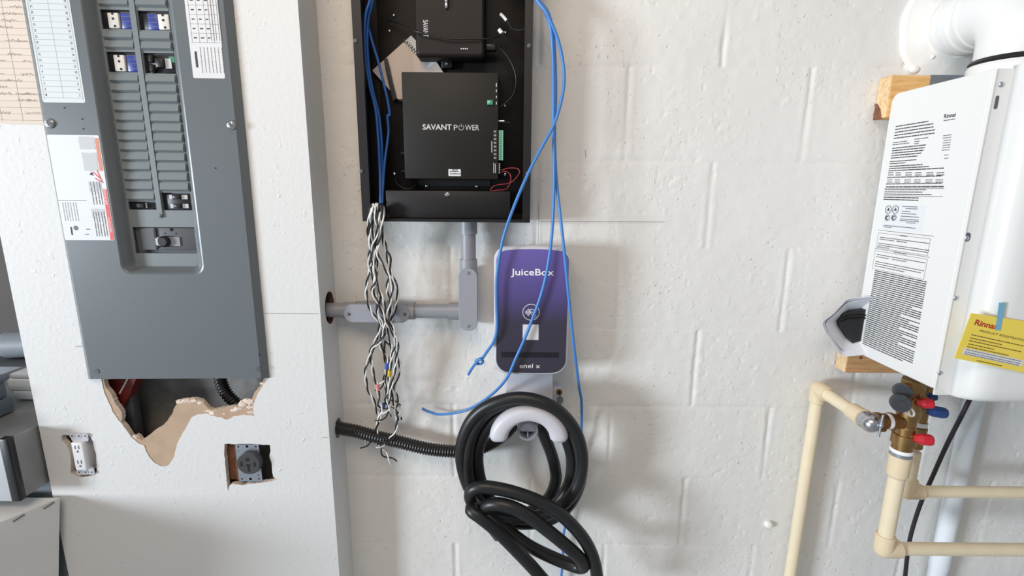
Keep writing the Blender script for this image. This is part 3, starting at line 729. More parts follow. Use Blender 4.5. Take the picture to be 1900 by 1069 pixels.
# ================================================================== BLACK CONTROL ENCLOSURE
DF = .0925
EX0 = (P(652, 0, DF).x + P(672, 410, DF).x) / 2; EX1 = (P(990, 0, DF).x + P(983, 413, DF).x) / 2; EZ0 = P(828, 412, DF).z; EZ1 = 2.04
enc = thing('control_enclosure', 'open black metal wall enclosure holding two controllers', 'enclosure', ((EX0 + EX1) / 2, 0, EZ0))
LX0, LX1, LZ = EX0 + .0185, EX1 - .0165, EZ0 + .0065
mb = MB(); o_ = rr(EX0, EX1, EZ0, EZ1, .0015, 2); i_ = rr(LX0, LX1, LZ, EZ1 - .02, .0015, 2); f_ = lambda d: (lambda a, b: Vector((a, -d, b)))
mb.holed([o_, i_], f_(DF)); mb.strip(o_, f_(DF), f_(.004)); mb.strip(i_, f_(DF), f_(DF - .012))
w_ = rr(EX0 + .0015, EX1 - .0015, EZ0 + .0015, EZ1 - .0015, .001, 2)
mb.holed([w_, i_], f_(DF - .0015)); mb.strip(w_, f_(DF - .0015), f_(.004))
mb.holed([o_], f_(.004)); mb.holed([w_], f_(.006))
mb.build('box', 'blackmetal', enc)
BX0, BX1 = LX0 + .012, LX1 - .004
mb = MB(); mb.box(EX0 + .03, EX1 - .012, -.006, -.014, EZ0 + .02, EZ1 - .03, 0, .0015); mb.build('back_plate', 'blackbox', enc)
a = P(715, 353, .078); b = P(947, 407, .078)
mb = MB(); mb.box(a.x, b.x, -.014, -.078, b.z + .0, a.z, 0, .002); cvr = mb.build('wiring_cover', 'blackmetal', enc)
q = P(830, 361, .078); mb = MB(); screw(mb, (q.x, -.078, q.z), .006, h=.004); mb.build('screw', 'chrome', cvr)
for (x, y, d) in ((660, 76, DF), (671, 318, DF), (982, 85, DF), (979, 322, DF)):
    q = P(x, y, d); mb = MB(); screw(mb, (q.x, -d, q.z), .0045, h=.003); mb.build('screw', 'darkgrey', enc)
for (x, y) in ((723, 58), (938, 61), (732, 323), (937, 197), (937, 324), (731, 29), (792, 345), (885, 346)):
    q = P(x, y, .014); mb = MB(); screw(mb, (q.x, -.014, q.z), .0035 if y < 300 else .0042, h=.004); mb.build('screw', 'chrome', enc)

# upper controller
a = P(768, 0, .066); b = P(900, 106, .066)
hst = thing('host_controller', 'small dark brown controller box, upper one in the black enclosure', 'controller', ((a.x + b.x) / 2, -.016, b.z))
mb = MB(); hz1 = 1.97
prof = [(.0, .018), (.0, .058), (.002, .064), (.006, .066)]
mb.rings([[Vector((x, -d, z)) for x, z in rr(a.x + i, b.x - i, b.z + i, hz1 - i, .007, 5)] for i, d in prof], 0, True); bod = mb.build('body', 'charcoal2', hst)
mb = MB(); sx = P(835, 50, .066).x; mb.box(sx - .0004, sx + .0004, -.0655, -.0663, b.z + .008, hz1 - .01); mb.build('seam', 'void', bod)
q = P(790, 53, .066); text('SAVANT', (q.x, -.066, q.z), .032, .0105, 'silverprint', hst, ax=Vector((0, 0, -1)), ay=AX, bold=.01)
mb = MB()
for k in range(4): q = P(856 + k * 3.6, 90.5, .066); mb.cyl((q.x, -.0655, q.z), (q.x, -.0666, q.z), .0012, seg=10)
mb.build('status_light', 'white', hst)
a = P(818, 112, .03); b = P(839, 126, .03); mb = MB(); mb.box(a.x, b.x, -.014, -.03, b.z, a.z + .006, 0, .001); brk = mb.build('mounting_tab', 'blackmetal', hst)
q = P(829, 118, .03); mb = MB(); screw(mb, (q.x, -.03, q.z), .004, h=.003); mb.build('screw', 'chrome', brk)
# antenna tip on top of the controller
q0 = P(828, 12, .072); mb = MB(); mb.lathe([(.002, 0), (.0042, .004), (.0042, .009), (.003, .011), (.0042, .013), (.004, .03)], (q0.x, -.070, q0.z - .003), (0, 0, 1), 14); mb.build('connector', 'chrome', hst)

# lower controller
a = P(746, 131, .060); b = P(925, 333, .060); X0, X1, Z0, Z1 = (P(746, 131, .06).x + P(750, 331, .06).x) / 2, (P(925, 138, .06).x + P(925, 333, .06).x) / 2, b.z, P(835, 134, .06).z
pwr = thing('power_controller', 'large flat charcoal controller box lettered SAVANT POWER', 'controller', ((X0 + X1) / 2, -.014, Z0))
mb = MB(); mb.box(X0, X1, -.020, -.060, Z0, Z1, 0, .0015); mb.build('body', 'charcoal', pwr)
mb = MB()
for z in (P(740, 187, .03).z, P(740, 285, .03).z, P(740, 318, .03).z): mb.box(X0 - .014, X0 + .002, -.014, -.034, z - .003, z + .003, 0, .001)
mb.box(X0 + .02, X1 - .02, -.0141, -.016, Z0 - .014, Z0 + .004)
mb.build('mounting_flange', 'blackmetal', pwr)
def fp(x, y): q = P(x, y, .06); return Vector((q.x, -.06, q.z))
q0 = fp(784, 236); q1 = fp(838, 236); text('SAVANT', (q0 + q1) / 2 + AZ * .0002, q1.x - q0.x, .0118, 'silverprint', pwr, bold=.022)
q0 = fp(842, 237); q1 = fp(889, 237); q2 = fp(849, 237); q3 = fp(863, 237); text('P', (q0 + q2) / 2 + AZ * .0002, q2.x - q0.x, .0112, 'silverprint', pwr); text('WER', (q3 + q1) / 2 + AZ * .0002, q1.x - q3.x, .0112, 'silverprint', pwr)
q = fp(856, 237); mb = MB(); mb.tube([q + AX * .0054 * math.sin(math.radians(t)) + AZ * (.0052 * math.cos(math.radians(t)) + .0002) + NL * .0002 for t in range(35, 326, 10)], .0006, 6); mb.tube([q + AZ * .0012 + NL * .0002, q + AZ * .0078 + NL * .0002], .0006, 6); mb.build('power_mark', 'silverprint', pwr)
mb = MB(); a = fp(832, 314); b = fp(855, 327); mb.prism(rr(a.x, b.x, b.z, a.z, .001, 2), fy, -.06, -.0603); lb = mb.build('barcode_label', 'sticker', pwr); lb['label'] = 'small white barcode label'
mb = MB(); words(mb, (a.x, -.0603, b.z), AX, AZ, .003, .022, .010, .002, 0); words(mb, (a.x, -.0603, b.z), AX, AZ, .008, .02, .0135, .002); words(mb, (a.x, -.0603, b.z), AX, AZ, .004, .026, .005, .002); mb.build('print', 'printink', lb)
mb = MB(); a = fp(904, 186); b = fp(915, 195); mb.box(a.x, b.x, -.055, -.064, b.z, a.z, 0, .001); tm = mb.build('terminal_plug', 'green', pwr); tm['label'] = 'small green two-way terminal plug'
mb = MB(); mb.box(a.x + .001, a.x + .006, -.064, -.0648, b.z + .003, a.z - .002); mb.build('plug_face', 'greenlight', tm)
a = P(926, 242, .05); b = P(934, 298, .05); mb = MB(); mb.box(X1 - .001, X1 + .011, -.03, -.056, b.z, a.z, 0, .001); tm = mb.build('terminal_strip', 'green', pwr); tm['label'] = 'long green terminal strip on right edge'
mb = MB()
for k in range(16):
    z = b.z + (a.z - b.z) * (k + .5) / 16; mb.box(X1 + .001, X1 + .004, -.056, -.0566, z - .0012, z + .0012); mb.box(X1 + .007, X1 + .0095, -.056, -.0566, z - .0014, z + .0014, 1)
mb.build('terminal_screw', ['white', 'greenlight'], tm)
mb = MB()
for (y0, y1) in ((154, 161), (166, 171), (178, 182), (189, 194)): a = fp(921, y0); b = fp(921, y1); mb.box(a.x - .0009, a.x + .0009, -.06, -.0603, b.z, a.z)
for k in range(8):
    for xx in (917, 920): q = fp(xx, 244 + k * 7); mb.box(q.x - .0008, q.x + .0008, -.06, -.0603, q.z - .0022, q.z + .0022)
a = fp(912.5, 262); mb.box(a.x - .0008, a.x + .0008, -.06, -.0603, a.z - .024, a.z)
a = fp(916, 302); mb.box(a.x - .0006, a.x + .0006, -.06, -.0603, a.z - .022, a.z); mb.box(a.x + .003, a.x + .0045, -.06, -.0603, a.z - .022, a.z - .002)
mb.build('legend', 'silverprint', pwr)
mb = MB()
for k in range(6): q = P(927.5, 304 + k * 3.3, .055); mb.box(X1 + .0005, X1 + .0035, -.048, -.0546, q.z - .0011, q.z + .0011)
mb.build('pin_header', 'white', pwr)
mb = MB(); q = P(932, 225, .04)
mb.cyl((X1 - .001, -.04, q.z), (X1 + .012, -.04, q.z), .003, seg=12); mb.cyl((X1 + .012, -.04, q.z - .002), (X1 + .024, -.04, q.z - .003), .0015, seg=10, mi=1); mb.build('jack', ['chrome', 'blackplastic'], pwr)

# instruction card tucked behind
cd = .020; A_ = [P(763, 66, cd), P(691, 131, cd), P(737, 188, cd), P(812, 118, cd)]
mb = MB(); A2 = [A_[0], A_[1], A_[2] + Vector((.004, 0, .002)), A_[2] + Vector((.06, 0, -.02)), A_[3] + Vector((.02, 0, -.03)), A_[3]]
mb.prism([(p.x, p.z) for p in A2], fy, -cd, -cd - .0015)
crd = tag(mb.build('instruction_card', 'cardpaper'), 'white instruction card tucked diagonally behind the controllers in the enclosure', 'card')
axd = (A_[3] - A_[0]).normalized(); axd.y = 0; ayd = Vector((-axd.z, 0, axd.x))
c_ = P(763, 88, cd); text('SAVANT', (c_.x, -cd - .0018, c_.z), .042, .0085, 'printink', crd, ax=axd, ay=ayd, bold=.02)
mb = MB(); b_ = [P(x, y, cd) for x, y in ((763, 67), (810, 114), (797, 127), (750, 79))]; mb.prism([(p.x, p.z) for p in b_], fy, -cd - .0012, -cd - .0017); mb.build('header_band', 'sticker', crd)
mb = MB(); c_ = P(783, 104, cd)
for k in range(5): words(mb, (c_.x, -cd - .0018, c_.z), axd, ayd, -.004 + k * .002, .022, .011 - k * .004, .0016)
mb.build('print', 'printmid', crd)
mb = MB(); mb.add([], [])
pts = [P(x, y, .027) for x, y in ((714, 108), (718, 130), (724, 155), (731, 184))]
mb.prism([(p.x, p.z) for p in [P(x, y, .027) for x, y in ((712, 111), (718, 107), (722, 122), (728, 150), (736, 183), (729, 187), (721, 155), (715, 128))]], fy, -.0235, -.027)
tag(mb.build('hook_and_loop_strap', 'blackplastic'), 'black strap running across the instruction card', 'strap')

# thin black leads inside
def lead(name, pts, r, mt, label, cat, group=None, seg=10, n=10):
    mb = MB(); mb.tube(cr([P(*p) for p in pts], n), r, seg); return tag(mb.build(name, mt), label, cat, group)
l1 = lead('power_lead', [(718, 36, .03), (745, 45, .045), (775, 59, .072), (810, 67, .074), (838, 72, .074), (870, 72, .074), (905, 72, .070), (925, 67, .06), (932, 60, .05)], .0016, 'blackplastic', 'thin black lead sagging across the front of the upper controller', 'cable')
mb = MB(); mb.cyl(P(926, 55, .048), P(932, 62, .05), .0042, seg=14); mb.build('white_tip', 'wplastic', l1)
l2 = lead('antenna_lead', [(974, 54, .05), (962, 56, .045), (950, 53, .04), (944, 43, .04), (940, 38, .04)], .0014, 'charcoal', 'short lead with long white tip at upper right inside the enclosure', 'cable')
mb = MB(); mb.tube(cr([P(928, 26, .04), P(933, 30, .04), (P(940, 38, .04))], 5), .0034, 12); mb.build('white_tip', 'wplastic', l2)
l3 = lead('power_lead', [(903, 85, .045), (922, 88, .04), (935, 97, .04), (948, 115, .04), (957, 140, .04), (956, 165, .04), (948, 182, .04), (934, 194, .04), (928, 198, .04)], .0017, 'blackplastic', 'black lead arcing from the upper controller down to the right edge of the lower one', 'cable')
mb = MB(); mb.box(P(900, 86, .05).x, P(921, 86, .05).x, -.034, -.052, P(910, 94, .05).z, P(910, 80, .05).z, 0, .003); mb.build('plug', 'blackplastic', l3)
lead('red_wire', [(930, 316, .05), (945, 312, .05), (960, 313, .052), (964, 320, .055), (957, 331, .055), (945, 340, .055), (925, 343, .06), (914, 347, .065), (910, 354, .066)], .0011, 'red', 'red wire looping out furthest right of the lower controller', 'wire', seg=8)
lead('red_wire', [(930, 320, .05), (938, 318, .05), (946, 323, .05), (948, 333, .052), (943, 347, .056), (936, 352, .06), (922, 353, .062), (911, 355, .064)], .0011, 'red', 'red wire making the tighter inner loop below the lower controller', 'wire', seg=8)
lead('black_wire', [(733, 328, .03), (736, 340, .03), (748, 349, .03), (762, 350, .03), (771, 343, .03)], .0014, 'blackplastic', 'short black wire hanging in a loop at lower left inside the enclosure', 'wire', seg=8)

# blue network cables
RB = .0034
lead('network_cable', [(696, -118, .05), (693, -75, .062), (690, -30, .075), (686, 2, .075), (679, 25, .075), (676, 60, .07), (678, 110, .065), (686, 160, .06), (697, 205, .058), (702, 260, .058), (705, 320, .06), (706, 378, .084)], .0031, 'bluedark', 'blue cable closest to the left wall inside the enclosure', 'cable', 'blue network cables')
lead('network_cable', [(700, -118, .05), (697, -75, .062), (694, -30, .07), (690, 6, .07), (684, 30, .066), (681, 70, .062), (684, 125, .057), (692, 170, .052), (703, 215, .05), (708, 265, .05), (709, 320, .052), (708, 378, .08)], .0031, 'bluedark', 'blue cable lying second from the left wall inside the enclosure', 'cable', 'blue network cables')
lead('network_cable', [(703, -118, .05), (700, -75, .062), (697, -30, .06), (689, 15, .06), (682, 40, .058), (690, 75, .055), (702, 115, .053), (712, 155, .052), (719, 185, .05), (723, 212, .05), (719, 216, .05), (721, 240, .048), (719, 262, .05), (714, 300, .055), (711, 340, .06), (709, 378, .082)], .0028, 'bluedark', 'blue cable crossing the white card with a kink inside the enclosure', 'cable', 'blue network cables')
g = None
lead('network_cable', [(925, -118, .045), (935, -85, .05), (958, -58, .072), (985, -30, .085), (996, -2, .098), (1010, 18, .105), (1022, 55, .105), (1026, 110, .1), (1027, 180, .1), (1027, 240, .1), (1028, 330, .104), (1025, 420, .108), (1017, 490, .112), (1003, 550, .112), (976, 622, .112), (957, 665, .114), (938, 705, .105), (905, 738, .07), (862, 762, .04), (818, 769, .025), (796, 764, .02), (783, 758, .018)], RB, 'blue', 'blue cable slanting across the charger face, cut end curling left onto the wall', 'cable', 'blue network cables', n=12)
k = lead('network_cable', [(919, -118, .045), (929, -85, .05), (952, -58, .072), (984, -30, .09), (994, -2, .104), (1014, 25, .11), (1034, 70, .105), (1045, 120, .1), (1046, 160, .1), (1038, 200, .105), (1026, 235, .112), (1006, 272, .116), (980, 322, .122), (953, 385, .124), (933, 445, .122), (922, 510, .116), (921, 560, .114), (922, 605, .112), (917, 632, .108), (904, 652, .09), (893, 668, .07)], RB, 'blue', 'blue cable down the left edge of the charger, ending in a knot', 'cable', 'blue network cables', n=12)
mb = MB(); mb.tube(cr([P(*p) for p in ((897, 664, .075), (888, 667, .068), (883, 671, .064), (886, 675, .06), (893, 675, .066), (896, 670, .078), (890, 667, .08), (885, 672, .07), (876, 683, .055), (869, 695, .045))], 10), RB, 10); mb.build('knot', 'blue', k)
lead('network_cable', [(931, -118, .045), (941, -85, .05), (964, -58, .072), (986, -30, .078), (998, -2, .09), (1016, 22, .096), (1026, 60, .094), (1030, 120, .09), (1031, 180, .09), (1029, 240, .09), (1032, 330, .098), (1044, 440, .112), (1052, 520, .114), (1060, 600, .112), (1067, 660, .1), (1074, 715, .06), (1079, 745, .045), (1079, 790, .03), (1076, 850, .016), (1065, 920, .016), (1049, 975, .018), (1045, 1000, .02), (1044, 1040, .02), (1040, 1085, .02)], RB, 'blue', 'blue cable passing the right edge of the charger and behind the coiled cable', 'cable', 'blue network cables', n=12)

# ================================================================== TWISTED SENSOR WIRES
PAIRS = [
 ('second from the left, long white tail ending lowest left', [(690, 398), (688, 384), (685, 405), (683, 430), (690, 480), (682, 520), (680, 550), (690, 580), (704, 600), (700, 625), (688, 650), (684, 668), (678, 690), (682, 720), (694, 745), (702, 778), (692, 805), (673, 832)], None),
 ('b', [(694, 395), (692, 380), (690, 405), (686, 440), (694, 500), (705, 545), (700, 580), (712, 600), (706, 640), (718, 668), (716, 705), (728, 735), (734, 765), (737, 785), (728, 812), (699, 828)], ('sl_blue', 9.2)),
 ('c', [(700, 395), (698, 378), (694, 405), (692, 450), (684, 480), (690, 510), (702, 540), (700, 575), (708, 600), (716, 620), (712, 650), (719, 690), (716, 720), (714, 745), (705, 770), (699, 800), (710, 838), (733, 860)], ('sl_blue', 12.6)),
 ('d', [(704, 395), (702, 378), (701, 405), (700, 440), (695, 500), (700, 530), (712, 560), (714, 600), (708, 630), (690, 652), (692, 690), (699, 712), (703, 735), (706, 755), (725, 772)], ('sl_pink', 11.6)),
 ('e', [(709, 396), (706, 380), (707, 405), (708, 430), (715, 460), (724, 480), (726, 505), (738, 540), (734, 570), (728, 590), (716, 610), (710, 625), (724, 640), (734, 655), (742, 678), (738, 700), (732, 720), (737, 740), (740, 780)], None),
 ('f', [(713, 400), (710, 384), (710, 405), (706, 440), (700, 470), (716, 500), (728, 530), (724, 560), (720, 590), (730, 610), (734, 640), (728, 660), (722, 700), (722, 725), (716, 745), (742, 776)], ('sl_yellow', 11.2)),
 ('g', [(706, 396), (704, 381), (706, 405), (712, 440), (722, 500), (718, 540), (726, 570), (722, 600), (712, 640), (720, 670), (712, 705), (697, 722)], ('sl_red', 8.8)),
 ('h', [(698, 398), (695, 383), (697, 405), (700, 430), (690, 470), (698, 520), (690, 540), (706, 570), (718, 600), (730, 620), (738, 640), (732, 690), (726, 720), (720, 760), (700, 782)], None),
 ('i', [(692, 400), (690, 388), (689, 410), (696, 450), (702, 490), (694, 530), (702, 560), (714, 590), (718, 615), (727, 650), (722, 690), (716, 715), (724, 745), (744, 752)], None)]
LBL = ['with longest white tail at lower left', 'with upper of the two blue sleeves', 'with lower blue sleeve and longest black tail', 'with a pink sleeve', 'bulging furthest right above the conduit', 'with a yellow sleeve', 'with a maroon sleeve', 'without sleeve, tail just above the corrugated conduit', 'without sleeve, ending shortest at the right']
for i, ((nm, px, sl), lb) in enumerate(zip(PAIRS, LBL)):
    base = []
    for j, (x, y) in enumerate(px):
        if y < 412: d = .104 if j else .088
        elif y < 470: d = .100 - .0002 * (y - 412)
        else: d = .088 - max(0, min(1, (y - 610) / 180)) * .030
        if y > 800: d = .058
        d += ((i * 5) % 9 - 4) * .0022 * (1 if y > 412 else .25)
        base.append(P(x, y, d))
    path = resample(cr(base, 10), .0016); n = len(path)
    q0 = path[-1]; lo = min(path, key=lambda p: p.z)
    pr = thing('twisted_wire_pair', 'black and white twisted wire pair ' + lb, 'wire', lo, group='twisted wire pairs hanging from the enclosure')
    for ph, mt, nm2 in ((0, 'wirewhite', 'white_wire'), (math.pi, 'wireblack', 'black_wire')):
        pts = []
        for k, p in enumerate(path):
            t = (path[min(k + 1, n - 1)] - path[max(k - 1, 0)]).normalized()
            u = t.cross(Vector((0, -1, 0))); u = u.normalized() if u.length > 1e-4 else AX
            v = t.cross(u); a = ph + i + k * .0016 / (.058 + .004 * (i % 3)) * 2 * math.pi
            spread = 1 + max(0, k - n * .9) / (n * .1) * 4
            pts.append(p + (u * math.cos(a) + v * math.sin(a)) * .00205 * min(spread, 3.2))
        mb = MB(); mb.tube(pts, .00185, 7); w_ = mb.build(nm2, mt, pr)
    if sl:
        k = min(n - 12, int(sl[1] / (len(px) - 1) * n)); mb = MB(); mb.tube(path[k:k + 11], .0046, 12); s_ = mb.build('sleeve', sl[0], pr); s_['label'] = sl[0].split('_')[1].replace('sl', '') + ' sleeve' if False else M[sl[0]].name.replace('_', ' ')

# ================================================================== GREY PVC CONDUIT
D0 = .045; RP = .0172
vx = P(869, 470, D0).x; hz = P(800, 577, D0).z
con = thing('conduit_run', 'grey plastic conduit run with two access bodies below the enclosure', 'conduit', (vx, 0, P(868, 612, .06).z))
mb = MB(); zt = EZ0; z1 = P(869, 434, D0).z; z2 = P(869, 486, D0).z
mb.cyl((vx, -D0, z2 - .006), (vx, -D0, zt + .001), RP, seg=28); mb.build('pipe', 'pvc', con)
mb = MB(); mb.lathe([(RP + .0035, 0), (RP + .0035, z1 * 0 + (zt - z1))], (vx, -D0, z1), (0, 0, 1), 28); mb.build('coupling', 'pvc', con)
ca = P(851, 500, .068); cb = P(886, 613, .068); wv = P(886, 552, .068).x - P(851, 552, .068).x; cvx = (P(886, 552, .068).x + P(851, 552, .068).x) / 2
zt2 = P(868, 497, .066).z; zb2 = P(868, 614, .066).z
def body(rings_cover, name):
    pass
mb = MB()
for (i, d) in ((.0,),) if False else (): pass
mb.rings([[Vector((x, -d, z)) for x, z in rr(cvx - wv / 2 + i, cvx + wv / 2 - i, zb2 + i, zt2 - i, wv / 2 - i - .0005, 8)] for i, d in ((.010, .012), (.003, .018), (.0015, .03), (.0015, .0615))], 0, True)
mb.lathe([(RP + .003, 0), (RP + .003, .035)], (vx, -D0, zt2 - .018), (0, 0, 1), 28)
cb1 = mb.build('conduit_body', 'pvc', con)
mb = MB(); mb.rings([[Vector((x, -d, z)) for x, z in rr(cvx - wv / 2 + i, cvx + wv / 2 - i, zb2 + i, zt2 - i, wv / 2 - i - .0003, 10)] for i, d in ((0, .0615), (0, .066), (.0012, .0675))], 0, True); cp = mb.build('cover_plate', 'pvc2', cb1)
for y in (507, 605): q = P(868.5, y, .0675); mb = MB(); screw(mb, (q.x, -.0675, q.z), .0036, h=.003); mb.build('screw', 'chrome', cb1)
# horizontal body
hx0 = P(637, 582, .066).x; hx1 = P(760, 582, .066).x; hz1 = P(700, 565, .066).z; hz0 = P(700, 599, .066).z; hh = hz1 - hz0; hc_ = (hz0 + hz1) / 2
mb = MB(); mb.rings([[Vector((x, -d, z)) for x, z in rr(hx0 + i, hx1 - i, hz0 + i, hz1 - i, hh / 2 - i - .0005, 8)] for i, d in ((.010, .012), (.003, .018), (.0015, .03), (.0015, .0605))], 0, True)
cx1 = P(770, 577, D0).x
mb.lathe([(RP + .0035, 0), (RP + .0035, cx1 - hx1 + .03)], (hx1 - .03, -D0, hz), (1, 0, 0), 28)
mb.lathe([(RP + .0025, 0), (RP + .0025, .03)], (hx0 - .006, -D0, hz), (1, 0, 0), 28)
cb2 = mb.build('conduit_body', 'pvc', con)
mb = MB(); mb.rings([[Vector((x, -d, z)) for x, z in rr(hx0 + i, hx1 - i, hz0 + i, hz1 - i, hh / 2 - i - .0003, 10)] for i, d in ((0, .0605), (0, .065), (.0012, .0665))], 0, True); mb.build('cover_plate', 'pvc2', cb2)
for x in (647, 751): q = P(x, 583, .0665); mb = MB(); screw(mb, (q.x, -.0665, q.z), .0036, h=.003); mb.build('screw', 'darkgrey', cb2)
mb = MB(); mb.cyl((cx1 - .02, -D0, hz), (cvx, -D0, hz), RP, seg=28); mb.build('pipe', 'pvc', con)
mb = MB(); sx0 = P(834, 577, D0).x; mb.lathe([(RP + .0035, 0), (RP + .0035, cvx - sx0 - .002)], (sx0, -D0, hz), (1, 0, 0), 28); mb.build('coupling', 'pvc', con)
mb = MB(); mb.cyl((XR - .06, -D0, hz), (hx0 + .01, -D0, hz), RP, seg=28); mb.build('pipe', 'pvc', con)

# black corrugated conduit
mb = MB(); pts = [Vector((XR - .05, -.046, PX(612, 783, XR).z + .004))] + [P(*p) for p in ((625, 792, .046), (660, 800, .046), (700, 811, .046), (740, 820, .045), (790, 832, .044), (830, 837, .043), (870, 837, .042), (905, 826, .042), (935, 806, .042), (955, 785, .040))]
corrug(mb, cr(pts, 8), .0165, .0068, .15, 20)
tag(mb.build('flexible_conduit', 'flex'), 'black corrugated conduit from the stub wall hole to the charger mount', 'conduit')

# ================================================================== EV CHARGER
DJ = .1
ch = thing('ev_charger', 'purple and dark grey wall charger lettered JuiceBox', 'charger', (P(988, 698, DJ).x, 0, P(988, 698, DJ).z))
jx0 = (P(917, 470, DJ).x + P(915, 640, DJ).x) / 2; jx1 = (P(1059, 470, DJ).x + P(1056, 660, DJ).x) / 2; jz0 = P(986, 697, DJ).z; jz1 = P(986, 456, DJ).z
def arch(x0, x1, z0, z1, r, bow):
    out = []
    for x, z in rr(x0, x1, z0, z1, r, 8):
        t = (x - (x0 + x1) / 2) / ((x1 - x0) / 2)
        out.append((x, z - bow * t * t if z > (z0 + z1) / 2 else z + bow * .4 * t * t))
    # densify the top and bottom edges
    res = []
    for i in range(len(out)):
        a, b = out[i], out[(i + 1) % len(out)]; res.append(a)
        if abs(a[0] - b[0]) > .05:
            for k in range(1, 8):
                x = a[0] + (b[0] - a[0]) * k / 8; t = (x - (x0 + x1) / 2) / ((x1 - x0) / 2)
                res.append((x, (z1 - bow * t * t) if a[1] > (z0 + z1) / 2 else z0 + bow * .4 * t * t))
    return res
mb = MB()
mb.rings([[Vector((x, -d, z)) for x, z in arch(jx0 + i, jx1 - i, jz0 + i, jz1 - i, (.034 - i, .034 - i, .026 - i, .026 - i), .006)] for i, d in ((.022, .012), (.010, .016), (.004, .05), (0, .085), (.0008, .095), (.004, .0985))], 0, True)
mb.build('housing', 'lgrey', ch)
fx0, fx1, fz0, fz1 = jx0 + .006, jx1 - .0055, jz0 + .006, jz1 - .0075
mb = MB(); mb.rings([[Vector((x, -d, z)) for x, z in arch(fx0 + i, fx1 - i, fz0 + i, fz1 - i, (.03, .03, .021, .021), .006)] for i, d in ((0, .097), (0, .0996), (.0012, .1006))], 0, True)
fp_ = mb.build('front_panel', 'purple', ch); fp_['label'] = 'glossy front panel fading from purple to dark grey'
DT = .1006
def jp(x, y): q = P(x, y, DT); return Vector((q.x, -DT, q.z))
a, b = jp(948, 507), jp(1028, 507); text('JuiceBox', (a + b) / 2, b.x - a.x, .0195, 'white', ch, bold=.012)
a, b = jp(964, 679), jp(1002, 679); text('enel x', (a + b) / 2, b.x - a.x, .0105, 'white', ch)
c_ = jp(985.5, 579.5); mb = MB(); R_ = .0185
def arc(mb, cx, cz, r, a0, a1, wd, n=20):
    mb.tube([c_ + AX * (cx + r * math.cos(math.radians(a0 + (a1 - a0) * i / n))) + AZ * (cz + r * math.sin(math.radians(a0 + (a1 - a0) * i / n))) for i in range(n + 1)], wd, 6)
arc(mb, 0, 0, R_, 0, 360, .0007, 40)
for r in (.0035, .0065, .0095, .0125): arc(mb, -.0155, 0, r, -42, 42, .0008, 10)
mb.tube([c_ + AX * .001 + AZ * .003, c_ + AX * .012 - AZ * .010], .0007, 6); mb.tube([c_ - AX * .002 - AZ * .001, c_ + AX * .009 - AZ * .013], .0007, 6)
arc(mb, .002, .003, .0042, 20, 250, .0008, 12)
mb.build('tap_symbol', 'white', ch)
a, b = jp(970, 602), jp(999, 631); mb = MB(); mb.box(a.x, b.x, -DT, -DT - .0003, b.z, a.z); o = mb.build('sticker', 'sticker', ch); o['label'] = 'small square white sticker'
a, b = jp(930, 653), jp(1037, 664); mb = MB(); mb.box(a.x, b.x, -DT + .001, -DT - .0003, b.z, a.z); mb.build('light_bar', 'bar', ch)
a = P(938, 720, .045); b = P(1026, 720, .045); mb = MB(); mb.box(a.x, b.x, -.004, -.045, P(980, 775, .045).z, jz0 + .03, 0, .003); mb.build('mounting_bracket', 'lgrey', ch)
# lock and key
q = P(1037, 728, .04); ky = thing('lock_and_key', 'small brass lock with key hanging at right of the charger bracket', 'lock', (q.x, -.03, P(1038, 750, .04).z))
mb = MB(); mb.box(b.x - .004, q.x + .006, -.010, -.036, q.z - .009, q.z + .009, 0, .002); mb.build('lock_tab', 'lgrey', ky)
mb = MB(); mb.lathe([(.0075, 0), (.0075, .004), (.006, .006)], (q.x + .001, -.036, q.z), (0, -1, 0), 18); lk = mb.build('lock', 'brassdark', ky)
mb = MB(); mb.box(q.x - .001, q.x + .003, -.0415, -.0425, q.z - .004, q.z + .004); mb.build('keyway', 'void', lk)
k2 = P(1039, 743, .04); mb = MB(); mb.prism(circ(k2.x, k2.z, .0085, 18, .010), fy, -.036, -.039); mb.box(k2.x - .002, k2.x + .002, -.036, -.0385, k2.z + .008, q.z - .002); mb.box(k2.x - .002, k2.x + .0035, -.036, -.0385, k2.z - .024, k2.z - .006); mb.build('key', 'steel', ky)

# cable holster
ZC = lambda x, y, d: P(780 + x / 2.897, 700 + y / 2.897, d)
hs = thing('cable_holster', 'white curved cable hook with plug socket below the charger', 'holster', ZC(580, 345, 0))
hcn = ZC(583, 338, .14); hcn.y = -.134
mb = MB(); Rm = .0695; n = 36; rings = []
for i in range(n + 1):
    t = math.radians(186 - 192 * i / n); sgn = min(i, n - i); k = min(1, math.sqrt(max(0, 1 - (1 - min(1, sgn / 3)) ** 2)) + .02) if sgn < 3 else 1
    wv_ = (.0172 + .0042 * abs(math.cos(t)) ** 2) * k; dv = .020 * k
    c_ = hcn + AX * Rm * math.cos(t) + AZ * (Rm * math.sin(t) * .93)
    rad = AX * math.cos(t) + AZ * math.sin(t)
    ring = []
    for q in range(20):
        a = 2 * math.pi * q / 20; ca, sa = math.cos(a), math.sin(a)
        ring.append(c_ + rad * wv_ * (abs(ca) ** .75) * (1 if ca > 0 else -1) + Vector((0, 1, 0)) * dv * (abs(sa) ** .75) * (1 if sa > 0 else -1))
    rings.append(ring)
mb.rings(rings, 0, True); mb.build('hook', 'lgrey', hs)
sc_ = ZC(578, 292, .105); sc_.y = -.105; ro_ = .0245
mb = MB(); mb.lathe([(ro_ + .004, 0), (ro_, .06), (ro_, .098), (ro_ - .004, .099), (ro_ - .0055, .097), (ro_ - .007, .05), (.001, .05)], (sc_.x, -.006, sc_.z), (0, -1, 0), 36); skt = mb.build('socket', 'pvc2', hs)
